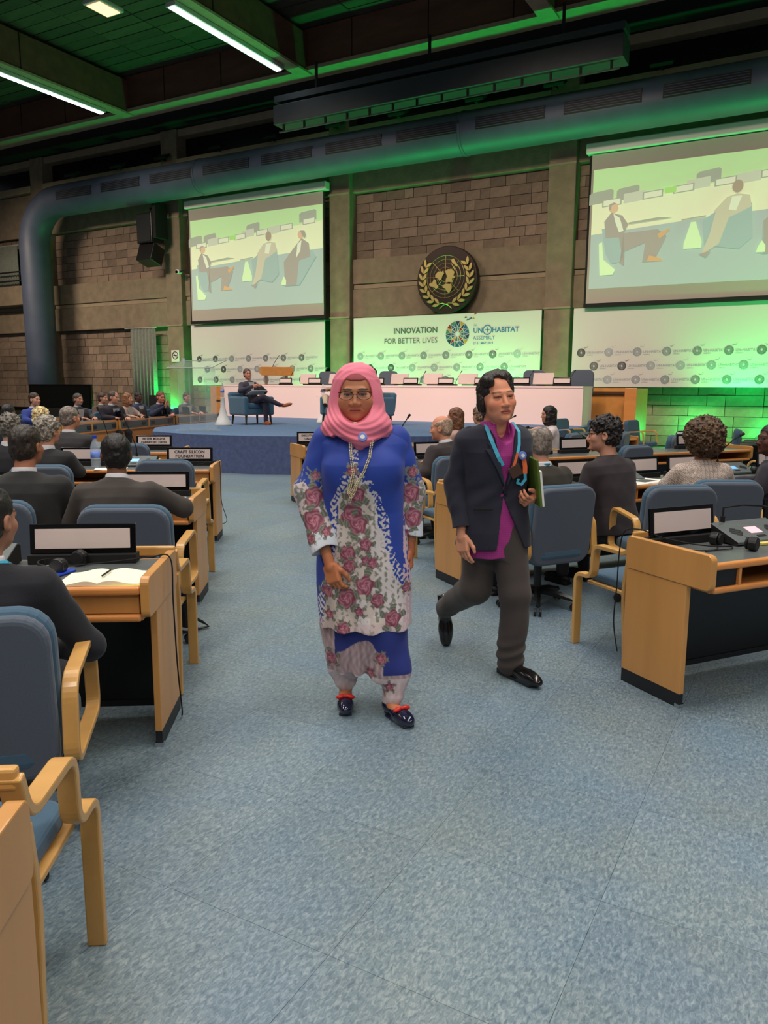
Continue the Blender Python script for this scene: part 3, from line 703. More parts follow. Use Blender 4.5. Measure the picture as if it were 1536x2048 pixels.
# television on the left, small black monitor, curtain
tv = thing('flat_television', 'black flat television on a stand at the foot of the left pier', 'television', W(-24.6, 19.5, .55), RZ)
MB().box((0, 0, .55), (3.4, .09, .95)).build('screen_panel', 'blackg', tv, bev=.01)
MB().box((0, -.047, .55), (3.2, .01, .8)).build('display', 'louver', tv)
MB().box((0, .1, -.2), (1.4, .5, .7)).build('stand', 'blackm', tv)
sm = thing('black_monitor', 'small black monitor standing below the curtain', 'monitor', W(-19.6, 19.4, .62), RZ+.2)
MB().box((0, 0, .35), (.62, .05, .5)).build('screen_panel', 'blackm', sm, bev=.01); MB().box((0, 0, .05), (.3, .2, .1)).build('foot', 'blackm', sm)
MB().box((0, .05, -.31), (.5, .5, .62)).build('stand', 'blackm', sm)
def curtain(lab, X0, X1, z0, z1, Y):
    t = thing('curtain', lab, 'curtain', W((X0+X1)/2, Y, z0), RZ)
    n = 60; w = X1-X0; vs = []; fs = []
    for i in range(n+1):
        u = i/n; x = -w/2+u*w; y = .07*math.sin(u*w*2*PI/.17)
        vs += [(x, y, 0), (x, y*.7, z1-z0)]
    fs = [(2*i, 2*i+2, 2*i+3, 2*i+1) for i in range(n)]
    o = MB().add(vs, fs).build('fabric', 'curtain', t, smooth=True)
    sol = o.modifiers.new('s', 'SOLIDIFY'); sol.thickness = .006
    MB().cyl((-w/2-.3, 0, z1-z0+.02), (w/2+.1, 0, z1-z0+.02), .02).build('rail', 'housing', t)
    return t
curtain('pale grey-green full-length curtain gathered beside the green-lit blocks', -23.0, -21.75, .5, 3.66, 21.55)
curtain('grey curtain behind the balcony rail at the far left', -32.6, -29.2, 5.5, 7.2, 21.5)
# ================================================================ DESKS
def desk(label, E, rz, L, sgn, grp, socket=False, plain=False, pitch=1.4):
    """E: far bottom corner of the aisle end panel; users sit on the -y side and face +y"""
    f = (-math.sin(rz), math.cos(rz)); O = (E[0]-.55*f[0], E[1]-.55*f[1], 0)
    t = thing('conference_desk', label, 'desk', O, rz, grp); g = sgn
    def up(x): # end board with rounded corners in the (y,z) plane
        m = MB(); m.rbox((x, .275, .705), (.036, .56, .17), .03, 'x')
        return m
    up(g*.018).build('end_board', 'beech', t, bev=.004)
    MB().box((g*.020, .345, .345), (.030, .41, .55)).build('leg_panel', 'beech', t, bev=.003)
    MB().box((g*.020, .345, .035), (.028, .405, .07)).build('plinth', 'foot', t)
    MB().box((g*.020, .15, .01), (.035, .03, .02)).build('glide', 'chrome', t)
    n = max(1, round(L/pitch))
    if L > .5:
        up(g*(L-.018)).build('end_board', 'beech', t, bev=.004)
        MB().box((g*(L-.02), .345, .33), (.03, .41, .58)).build('leg_panel', 'beech', t)
    xm = g*L/2
    MB().box((xm, .285, .735), (L-.08, .51, .022)).build('desk_top', 'lam', t)
    MB().box((xm, .020, .732), (L-.075, .036, .034)).build('front_edge', 'beechh', t, bev=.012, seg=3)
    MB().box((xm, .020, .618), (L-.075, .036, .030)).build('lower_rail', 'beechh', t, bev=.012, seg=3)
    MB().box((xm, .26, .612), (L-.075, .46, .018)).build('shelf', 'beechh', t)
    MB().box((xm, .50, .675), (L-.075, .02, .11)).build('shelf_back', 'beech', t)
    MB().box((xm, .545, .665), (L-.075, .018, .16)).build('fascia', 'beechh', t)
    MB().box((xm, .46, .33), (L-.09, .02, .52)).build('modesty_panel', 'modesty', t)
    MB().box((xm, .46, .075), (L-.09, .03, .03)).build('foot_rail', 'foot', t)
    if not plain:
        for k in range(n):
            x0 = g*(.045+k*pitch)
            if socket:
                MB().box((x0+g*.075, .03, .675), (.14, .02, .085)).build('socket_panel', 'black', t)
                MB().box((x0+g*.16, .05, .675), (.016, .08, .09)).build('divider', 'beechh', t)
            else:
                MB().box((x0+g*.14, .045, .675), (.27, .02, .088)).build('drawer_front', 'beech', t, bev=.003)
    return t
RL, RR = math.radians(4), math.radians(24.5)
LE = {0: (-.665, 1.34), 1: (-.98, 3.55), 2: (-1.34, 5.75), 3: (-1.69, 7.96), 4: (-2.5, 9.9)}
LN = {0: 'beech desk end at the near left corner beside the bentwood chair', 1: 'nearest full desk on the left holding the open notebook', 2: 'second desk on the left where the man in grey leans', 3: 'third desk on the left with the two-line name plate', 4: 'fourth desk on the left just before the stage'}
for k, e in LE.items(): desk(LN[k], e, RL, 3.2 if k else 1.9, -1, 'desks left of the aisle', pitch=1.4)
RE = {1: (1.27, 3.94), 2: (.42, 6.17), 3: (-.43, 8.4), 4: (-1.28, 10.45)}
RN = {1: 'nearest desk on the right with headphones and a grey laminate top', 2: 'second desk on the right in front of the olive-suited man', 3: 'third desk on the right beyond the bald man', 4: 'desk at the foot of the stage behind the woman in pink headscarf'}
for k, e in RE.items(): desk(RN[k], e, RR, (2.8, 4.2, 5.6, 5.6)[k-1], 1, 'desks right of the aisle', socket=True)
def onL(k, x, y, z=.746):                      # point on a left desk: x from aisle, y from user edge
    E = LE[k]; f = (-math.sin(RL), math.cos(RL)); r = (math.cos(RL), math.sin(RL))
    return (E[0]-.55*f[0]-x*r[0]+y*f[0], E[1]-.55*f[1]-x*r[1]+y*f[1], z)
def onR(k, x, y, z=.746):
    E = RE[k]; f = (-math.sin(RR), math.cos(RR)); r = (math.cos(RR), math.sin(RR))
    return (E[0]-.55*f[0]+x*r[0]+y*f[0], E[1]-.55*f[1]+x*r[1]+y*f[1], z)
def mic_unit(label, loc, rz, lcd='lcd', neck=None, grp=None):
    t = thing('microphone_unit', label, 'microphone unit', loc, rz, grp)
    MB().prism([(-.12, .004), (.10, .004), (.10, .085), (.07, .095), (-.12, .022)], 'x', -.21, .21).build('console', 'micg', t, bev=.004)
    for s in (-1, 1): MB().prism([(-.118, .006), (.098, .006), (.098, .083), (.068, .092), (-.118, .021)], 'x', s*.2115, s*.2105 if s < 0 else s*.2105+.002).build('side_cheek', 'blackm', t)
    sl = math.atan2(.073, .19); n_ = (0, -math.sin(sl), math.cos(sl))
    def onS(x, u, h=0): return (x, -.12+u*math.cos(sl)-h*math.sin(sl), .022+u*math.sin(sl)+h*math.cos(sl))
    for s in (-.13, .13):
        m = MB()
        for i in range(-4, 5):
            for j in range(-4, 5):
                if i*i+j*j <= 17: m.box(onS(s+i*.009, .095+j*.009, .0005), (.006, .005, .002), rx=sl)
        m.build('speaker_grille', 'blackm', t)
    MB().box(onS(0, .1, .001), (.085, .06, .003), rx=sl).build('display', lcd, t)
    MB().box(onS(0, .04, .001), (.06, .015, .004), rx=sl).build('button_row', 'black', t)
    if neck:
        MB().cyl((neck[3], .07, .09), (neck[3], .07, .125), .012).build('socket', 'blackm', t)
        g = MB(); p = [Vector((neck[3], .07, .12)), Vector((neck[3], .07, .17))]
        d = Vector(neck[:3]).normalized()*.95; p += [p[1]+d*q+Vector((0, 0, .03*math.sin(q/.4*PI))) for q in (.04, .12, .24, .34)]
        g.tube(p, .006, 6); g.build('gooseneck', 'blackm', t)
        MB().cyl(p[-1], p[-1]+(p[-1]-p[-2]).normalized()*.05, .012, .015, 8).build('capsule', 'blackm', t)
    return t
# name plates and units on the left desks
plate('name_plate', 'large name plate behind the open notebook on the nearest left desk', onL(1, .40, .47), RL+.02, None, .47, .135, 'name plates on the left desks')
plate('name_plate', 'name plate in front of the man in grey leaning on the second left desk', onL(2, .34, .44), RL, None, .47, .135, 'name plates on the left desks')
plate('name_plate', 'name plate second from the aisle on the second left desk', onL(2, 1.42, .44), RL, None, .46, .135, 'name plates on the left desks')
plate('name_plate', 'two-line name plate nearest the aisle on the third left desk', onL(3, .30, .44), RL, 'CRAFT SILICON\nFOUNDATION', .46, .14, 'name plates on the left desks')
plate('name_plate', 'name plate left of the water bottle on the third left desk', onL(3, 1.35, .44), RL, None, .46, .14, 'name plates on the left desks')
plate('name_plate', 'dark-framed name plate beside the bottle on the third left desk', onL(3, 1.95, .44), RL, None, .42, .14, 'name plates on the left desks')
plate('name_plate', 'two-line name plate on the fourth left desk before the stage', onL(4, .42, .42), RL, 'PETER MUNYA\nCABINET SEC. KENYA', .44, .14, 'name plates on the left desks')
plate('name_plate', 'name plate behind the lit tablet on the fourth left desk', onL(4, 1.55, .42), RL, None, .44, .14, 'name plates on the left desks')
plate('name_plate', 'two-line name plate on the desk at the foot of the stage', onR(4, .30, .42), RR-.3, 'EXECUTIVE DIRECTOR\nUN-HABITAT', .46, .15, 'name plates on the right desks')
mic_unit('grey microphone unit beside the blue folder on the nearest left desk', onL(1, .90, .40), RL, 'lcdw', None, 'microphone units on the left desks')
mic_unit('grey microphone unit with blue display on the third left desk', onL(3, .84, .42), RL, 'lcd', (-.12, .02, .30, 0), 'microphone units on the left desks')
mic_unit('grey microphone unit on the fourth left desk', onL(4, 1.0, .42), RL, 'lcd', (-.10, .02, .28, 0), 'microphone units on the left desks')
# right desks
plate('name_plate', 'large blank name plate at the aisle end of the nearest right desk', onR(1, .27, .44), RR, None, .44, .15, 'name plates on the right desks')
plate('name_plate', 'blank name plate cut by the right picture edge on the nearest right desk', onR(1, 1.12, .46), RR, None, .44, .15, 'name plates on the right desks')
mic_unit('grey microphone unit with pink display on the nearest right desk', onR(1, .68, .38), RR, 'lcdp', (.95, -.25, -.10, -.12), 'microphone units on the right desks')
for i, (k, x, lb) in enumerate([(2, .5, 'behind the bald man on the second right desk'), (2, 1.3, 'in front of the olive-suited man'), (2, 2.02, 'left of the pair beside the papers'), (2, 2.55, 'right of the pair beside the curly-haired woman'), (2, 3.7, 'near the man with glasses at the right'),
        (3, 1.0, 'in front of the bald man on the third right desk'), (3, 2.45, 'left one beside the empty third-row seats'), (3, 3.0, 'right one beside the empty third-row seats'), (3, 4.9, 'far end of the third right desk'),
        (4, 1.4, 'behind the bald man on the desk before the stage'), (4, 2.6, 'beside the long-haired woman before the stage'), (4, 3.9, 'in front of the curly-haired woman in white')]):
    plate('name_plate', 'blank name plate ' + lb, onR(k, x, .43), RR+(.0 if k < 4 else -.1), None, .42, .145, 'name plates on the right desks')
for i, (k, x, lb, nk) in enumerate([(2, 1.72, 'beside the curly black-haired man', None), (2, 3.1, 'beside the curly-haired woman on the second right desk', (.2, 0, .12, -.1)), (3, .55, 'in front of the bald man', (.16, 0, .26, 0)),
        (3, 2.0, 'on the third right desk beyond the olive-suited man', (.26, 0, .12, 0)), (4, .95, 'on the desk before the stage', (.16, 0, .26, 0)), (4, 3.3, 'facing the woman in white', (.26, .05, .16, 0)), (4, 5.0, 'at the far end before the green wall', (.28, 0, .14, 0))]):
    mic_unit('grey microphone unit '+lb, onR(k, x, .40), RR, 'lcd', nk, 'microphone units on the right desks')
def headphones(lab, loc, rz, s=1):
    t = thing('headphones', lab, 'headphones', loc, rz, 'headphones on the desks')
    n = 14; mb = MB()
    pts = [(-.085*math.cos(PI*k/n)*s, .13*math.sin(PI*k/n)*s, .018+.006*math.sin(PI*k/n)) for k in range(n+1)]
    for i in range(n): 
        a, b = Vector(pts[i]), Vector(pts[i+1]); d_ = b-a
        mb.box((a+b)/2, (d_.length+.004, .006, .028), rz=math.atan2(d_.y, d_.x))
    mb.build('headband', 'black', t)
    for q in (-1, 1):
        e = MB().cyl((q*.105*s, -.01, .036), (q*.068*s, -.01, .036), .035, n=18).build('ear_cup', 'black', t, bev=.006)
        MB().cyl((q*.066*s, -.01, .036), (q*.055*s, -.01, .036), .031, n=16).build('cushion', 'blackm', e, bev=.004)
    return t
headphones('black headphones on the nearest left desk behind the notebook', onL(1, .43, .34), RL+1.35)
headphones('black headphones on the nearest right desk beside the plate', onR(1, .43, .25), RR-1.2, 1.1)
headphones('black headphones lying on the second right desk', onR(2, 3.35, .25), RR-.6)
headphones('black headphones on the desk beyond the curly black-haired man', onR(3, 3.5, .3), RR)
headphones('black headphones before the green wall', onR(4, 4.4, .3), RR+.8)
def cable(lab, pts, r=.0035):
    P = [Vector(p) for p in pts]; out = []
    for i in range(len(P)-1):
        a, b, c, d = P[max(i-1, 0)], P[i], P[i+1], P[min(i+2, len(P)-1)]
        for k in range(6):
            t = k/6; out.append(.5*((2*b)+(c-a)*t+(2*a-5*b+4*c-d)*t*t+(3*b-a-3*c+d)*t**3))
    out.append(P[-1]); o = MB().tube(out, r, 5).build('cable', 'blackm'); o['label'] = lab; o['category'] = 'cable'; return o
def X_(p, dx, dy, z): return (p[0]+dx, p[1]+dy, z)
a = onL(1, 0, .4)
cable('thin black cable from the headphones over the end of the nearest left desk', [onL(1, .44, .30, .77), onL(1, .25, .36, .775), onL(1, .08, .38, .79), onL(1, -.012, .36, .79), onL(1, -.02, .35, .6), onL(1, -.025, .36, .3), onL(1, -.03, .40, .06), onL(1, -.02, .44, .01)])
cable('thin black cable hanging down the end of the third left desk', [onL(3, .2, .3, .77), onL(3, .02, .35, .80), onL(3, -.015, .35, .75), onL(3, -.02, .34, .4), onL(3, -.07, .34, .2), onL(3, -.02, .38, .15)])
cable('thin black cable over the end of the nearest right desk', [onR(1, .50, .20, .77), onR(1, .3, .28, .76), onR(1, .12, .40, .79), onR(1, .02, .50, .83), onR(1, -.01, .58, .78), onR(1, -.01, .60, .5), onR(1, .0, .62, .3), onR(1, .0, .58, .15)])
cable('loose loop of thin cable on the nearest right desk', [onR(1, .08, .33, .752), onR(1, .2, .25, .752), onR(1, .36, .22, .752), onR(1, .42, .26, .752), onR(1, .36, .29, .752), onR(1, .3, .24, .752), onR(1, .2, .22, .752)], .003)
# things on the near left desk
nb = thing('open_notebook', 'open cream-paged notebook lying on the nearest left desk', 'notebook', onL(1, .215, .15, .747), RL)
def page(sg):
    n = 8; vs = []; W_, H_ = .165, .225
    for i in range(n+1):
        u = i/n; x = sg*u*W_; z = .006+.018*math.sin(PI*min(1, u*1.25))**1.0*(1-u)+.006*(1-u)
        vs += [(x, -H_/2+.012*sg*u, z), (x, H_/2+.012*sg*u, z), (x, H_/2+.012*sg*u, .002), (x, -H_/2+.012*sg*u, .002)]
    fs = []
    for i in range(n): fs += [(4*i+k, 4*(i+1)+k, 4*(i+1)+(k+1) % 4, 4*i+(k+1) % 4) for k in range(4)]
    fs += [(0, 1, 2, 3), (4*n+3, 4*n+2, 4*n+1, 4*n)]
    return MB().add(vs, fs if sg < 0 else [tuple(reversed(f)) for f in fs])
for s in (-1, 1): page(s).build('page_block', 'cream', nb, smooth=False)
MB().box((0, 0, .001), (.345, .232, .002)).build('cover', 'yellow', nb)
MB().tube([(0, .09, .02), (.004, 0, .018), (.03, -.09, .010)], .003).build('ribbon_marker', 'white', nb)
pn = thing('pen', 'black pen in the gutter of the open notebook', 'pen', (nb.location.x+.0, nb.location.y+.02, .771), RL+1.5)
MB().cyl((-.05, 0, 0), (.05, 0, 0), .004, n=8).build('barrel', 'blackg', pn); MB().cyl((.05, 0, 0), (.058, 0, 0), .003, .0008, 8).build('tip', 'chrome', pn)
bf = thing('blue_folder', 'glossy blue folder with white sheets beside the open notebook', 'folder', onL(1, .50, .22, .747), RL-.42)
MB().box((0, 0, .006), (.16, .24, .010)).build('cover', 'bluefolder', bf, bev=.003); MB().box((-.03, .01, .0125), (.14, .22, .003)).build('sheet', 'paper', bf)
ph = thing('smartphone', 'white smartphone under the hand of the man in grey', 'phone', onL(2, .28, .30, .75), RL+.5)
MB().rbox((0, 0, .005), (.075, .15, .009), .012, 'z').build('case', 'white', ph); MB().box((0, 0, .010), (.066, .125, .001)).build('display', 'blackg', ph)
pp = thing('paper_slip', 'small white paper slip beside the smartphone', 'paper', onL(2, .17, .30, .749), RL-.3)
MB().box((0, 0, 0), (.08, .14, .002)).build('sheet', 'paper', pp)
bottle('water bottle with blue cap on the third left desk', onL(3, 1.18, .25, .747), 1.35)
tb = thing('tablet', 'lit tablet held up on the fourth left desk', 'tablet', onL(4, 1.42, .2, .80), RL+.2, rot=(.5, 0, RL+.2))
MB().box((0, 0, 0), (.26, .18, .008)).build('case', 'black', tb); MB().box((0, 0, .005), (.24, .16, .002)).build('display', 'lcdw', tb)
pd_ = thing('paper_sheets', 'white paper sheets on the third left desk beside the bottle', 'paper', onL(3, 1.0, .12, .749), RL+.2)
MB().box((0, 0, 0), (.3, .2, .003)).build('sheet', 'paper', pd_)
ps = thing('paper_stack', 'stack of white printed papers on the second right desk', 'papers', onR(2, 1.75, .14, .751), RR+.1)
MB().box((0, 0, 0), (.34, .24, .008)).build('sheet', 'paper', ps); MB().box((.12, .03, .006), (.34, .24, .004), rz=.2).build('sheet', 'paper', ps)
MB().box((.08, .03, .0085), (.2, .14, .001), rz=.2).build('printed_text', 'micg', ps)
mk = thing('marker_pen', 'yellow-green marker pen beside the papers', 'pen', onR(2, 2.15, .2, .756), RR+.1); MB().cyl((-.07, 0, 0), (.05, 0, 0), .009, n=10).build('barrel', 'lime', mk); MB().cyl((-.07, 0, 0), (-.1, 0, 0), .009, n=10).build('cap', 'bluefolder', mk)
yb = thing('yellow_notepad', 'yellow notepad at the right edge of the nearest right desk', 'notepad', (2.02, 4.05, .754), RR+.1)
MB().box((0, 0, 0), (.26, .2, .012)).build('pad', 'yellow', yb, bev=.002)
wb2 = thing('white_box', 'small white folded leaflet on the yellow notepad', 'leaflet', (2.13, 4.16, .778), RR-.3)
MB().box((0, 0, 0), (.18, .14, .03), rx=.08).build('sheet', 'paper', wb2, bev=.003)
wp = thing('paper_sheets', 'white sheets before the man with glasses at the right', 'paper', onR(2, 3.95, .2, .751), RR+.4)
MB().box((0, 0, 0), (.3, .22, .006)).build('sheet', 'paper', wp)
# ================================================================ CHAIRS
def swivel(label, loc, rz, grp='swivel chairs', n=5):
    t = thing('swivel_chair', label, 'chair', loc, rz, grp)
    bk = MB(); bk.rbox((0, 0, 0), (.50, .05, .54), .09); bo = bk.build('backrest', 'chairb', t, bev=.02, seg=3, loc=(0, -.245, .62), rot=(.12, 0, 0))
    cu = MB(); cu.rbox((0, 0, 0), (.515, .07, .555), .10); cu.build('cushion', 'chair', bo, bev=.025, seg=3, loc=(0, .045, 0))
    MB().rbox((0, .0, .43), (.50, .50, .09), .10, 'z').build('seat', 'chair', t, bev=.03, seg=3)
    MB().box((0, 0, .37), (.34, .34, .03)).build('seat_plate', 'black', t)
    for s in (-1, 1):
        MB().ribbon([(-.25, .40), (-.22, .66), (.16, .69), (.20, .40)], s*.285, .048, .022, True, .07).build('arm_loop', 'bent', t, bev=.004)
    MB().cyl((0, 0, .10), (0, 0, .37), .028).build('gas_column', 'black', t)
    for k in range(5):
        a = 2*PI*k/5+.3; x, y = .27*math.cos(a), .27*math.sin(a)
        l = MB().tube([(0, 0, .12), (x*.5, y*.5, .105), (x, y, .075)], [.032, .026, .018], 6).build('base_leg', 'black', t)
        for q in (-.018, .018):
            MB().cyl((x-q*math.sin(a)-.008*math.sin(a), y+q*math.cos(a)+.008*math.cos(a), .028), (x-q*math.sin(a)+.008*math.sin(a), y+q*math.cos(a)-.008*math.cos(a), .028), .028, n=12).build('caster', 'rubber', l, bev=.004)
    MB().tube([(.1, .05, .36), (.24, .1, .35)], .006).build('lever', 'chrome', t)
    return t
sw0 = swivel('swivel chair under the man at the lower left edge', (-1.285, 2.39, 0), RL+.15)
def sw(label, x, y, rz): return dup(sw0, (x, y, 0), rz, label)
sw('swivel chair under the man in grey leaning on the second left desk', -1.44, 4.42, RL-.02)
sw('swivel chair under the man in charcoal at the left edge', -2.30, 4.55, RL+.1)
sw('empty-looking swivel chair behind the third left desk', -1.96, 7.05, RL-.03)
sw('swivel chair behind the fourth left desk', -2.95, 9.0, RL)
sw('swivel chair under the grey-haired man with glasses', -2.85, 6.55, RL)
sw('swivel chair under the man in the olive suit', 1.10, 5.36, RR+.05)
sw('empty swivel chair between the black-haired man and the curly-haired woman', 1.98, 5.42, RR-.30)
sw('swivel chair under the woman in the houndstooth jacket', 2.46, 5.72, RR-.42)
sw('swivel chair under the bald man', .60, 7.55, RR)
for i, (x, y, a, lb) in enumerate([(2.75, 9.0, .2, 'empty swivel chair at the third right desk beyond the black-haired man'), (3.35, 11.6, .95, 'empty swivel chair side-on, leftmost of the cluster before the green wall'),
     (3.75, 10.75, 1.0, 'empty swivel chair side-on, in front of the cluster before the green wall'), (4.75, 12.1, 1.05, 'empty swivel chair side-on, middle of the cluster before the green wall'),
     (5.45, 12.5, 1.1, 'empty swivel chair side-on, rearmost of the cluster before the green wall'), (2.52, 11.25, .8, 'swivel chair under the curly-haired woman in white'),
     (3.45, 13.6, .9, 'empty swivel chair beyond the woman in white'), (4.7, 9.35, .6, 'swivel chair beside the man with glasses'), (1.15, 9.9, .5, 'swivel chair under the long-haired woman'), (3.6, 6.6, .4, 'swivel chair at the far end of the second right desk')]):
    sw(lb, x, y, RR+a*.7)
def bentwood(label, loc, rz):
    t = thing('bentwood_chair', label, 'chair', loc, rz, 'bentwood chairs backing onto the desks')
    for s in (-1, 1):
        MB().ribbon([(.27, 0), (.27, .445), (.13, .445), (.12, .640), (-.16, .640), (-.20, .755)], s*.27, .052, .026, False, .055).build('side_frame', 'bent', t, bev=.005)
        MB().ribbon([(-.17, .63), (-.14, .44), (-.18, 0)], s*.27, .045, .024, False, .1).build('rear_leg', 'bent', t, bev=.005)
    MB().ribbon([(-.27, .80), (.27, .80)], 0, .02, .05).build('x', 'bent', t) if False else MB().box((0, -.195, .75), (.57, .028, .05)).build('top_rail', 'bent', t, bev=.008)
    MB().rbox((0, .03, .435), (.46, .42, .055), .06, 'z').build('seat', 'chair', t, bev=.018, seg=3)
    MB().box((0, .03, .40), (.50, .36, .018)).build('seat_board', 'bent', t, bev=.004)
    MB().rbox((0, -.17, .60), (.44, .045, .25), .06).build('backrest', 'chair', t, bev=.015)
    return t
bl0 = bentwood('bentwood armchair with one green-dotted leg at the lower left corner', (-1.05, 1.655, 0), RL)
MB().prism(disc(.013, 0, 10), 'y', .2825, .2835).build('green_sticker', mat('green_sticker', (90, 180, 60), .6), bl0, loc=(.265, .0, .16))
def bw_(label, x, y, rz): return dup(bl0, (x, y, 0), rz, label, drop=('green_sticker',))
bw_('bentwood armchair beyond the end of the nearest left desk', -1.32, 3.87, RL)
bw_('bentwood armchair beyond the end of the second left desk', -1.70, 6.05, RL)
f = (-math.sin(RR), math.cos(RR)); rv = (math.cos(RR), math.sin(RR))
bw_('bentwood armchair in front of the nearest right desk beside the aisle', 1.18-.27*f[0]+.27*rv[0], 4.55-.27*f[1]+.27*rv[1], RR)
bw_('bentwood armchair beside the end of the second right desk', .28-.27*f[0]+.27*rv[0], 6.9-.27*f[1]+.27*rv[1], RR)
bp = thing('backpack', 'black backpack on the floor under the second left desk', 'bag', (-1.36, 4.72, 0), .2)
MB().rbox((0, 0, .17), (.26, .16, .34), .07).build('sack', 'blackm', bp, bev=.03); MB().tube([(.13, 0, .1), (.2, .02, .05), (.24, .03, .015), (.18, .0, .012), (.12, -.02, .03)], .01).build('strap', 'black', bp)
# black leather armchairs near the green wall
def lchair(lab, x, y, rz):
    t = thing('black_armchair', lab, 'armchair', (x, y, 0), rz, 'black armchairs before the green wall')
    MB().rbox((0, -.3, .62), (.78, .14, .66), .1).build('backrest', 'leather', t, bev=.03)
    MB().box((0, .05, .36), (.6, .6, .2)).build('seat', 'leather', t, bev=.05)
    for s in (-1, 1): MB().box((s*.37, .0, .42), (.14, .66, .42)).build('arm', 'leather', t, bev=.05)
    for s in (-1, 1): MB().cyl((s*.3, -.25, 0), (s*.3, -.25, .2), .02).build('leg', 'chrome', t)
    MB().tube([(-.3, -.375, .4), (-.3, -.38, .86), (.3, -.38, .86), (.3, -.375, .4)], .008).build('piping', 'chrome', t)
    return t
lchair('black leather armchair with pale piping beside the curly-haired woman', 4.25, 11.4, RR+.3)
lchair('black leather armchair right of the piped one before the green wall', 6.6, 13.6, RR+.5)
lchair('black leather armchair at the far right before the green wall', 7.9, 14.0, RR+.5)
for i, (x, y, lb) in enumerate([(3.9, 16.2, 'green-lit padded chair left of the pair behind the wooden stair cheek'), (4.55, 15.9, 'green-lit padded chair right of the pair behind the wooden stair cheek'), (5.2, 15.6, 'green-lit padded chair farthest right beyond the far desk')]):
    o = dup(sw0, (x, y, 0), RR+.9+2.6, lb, 'padded chairs by the green wall')
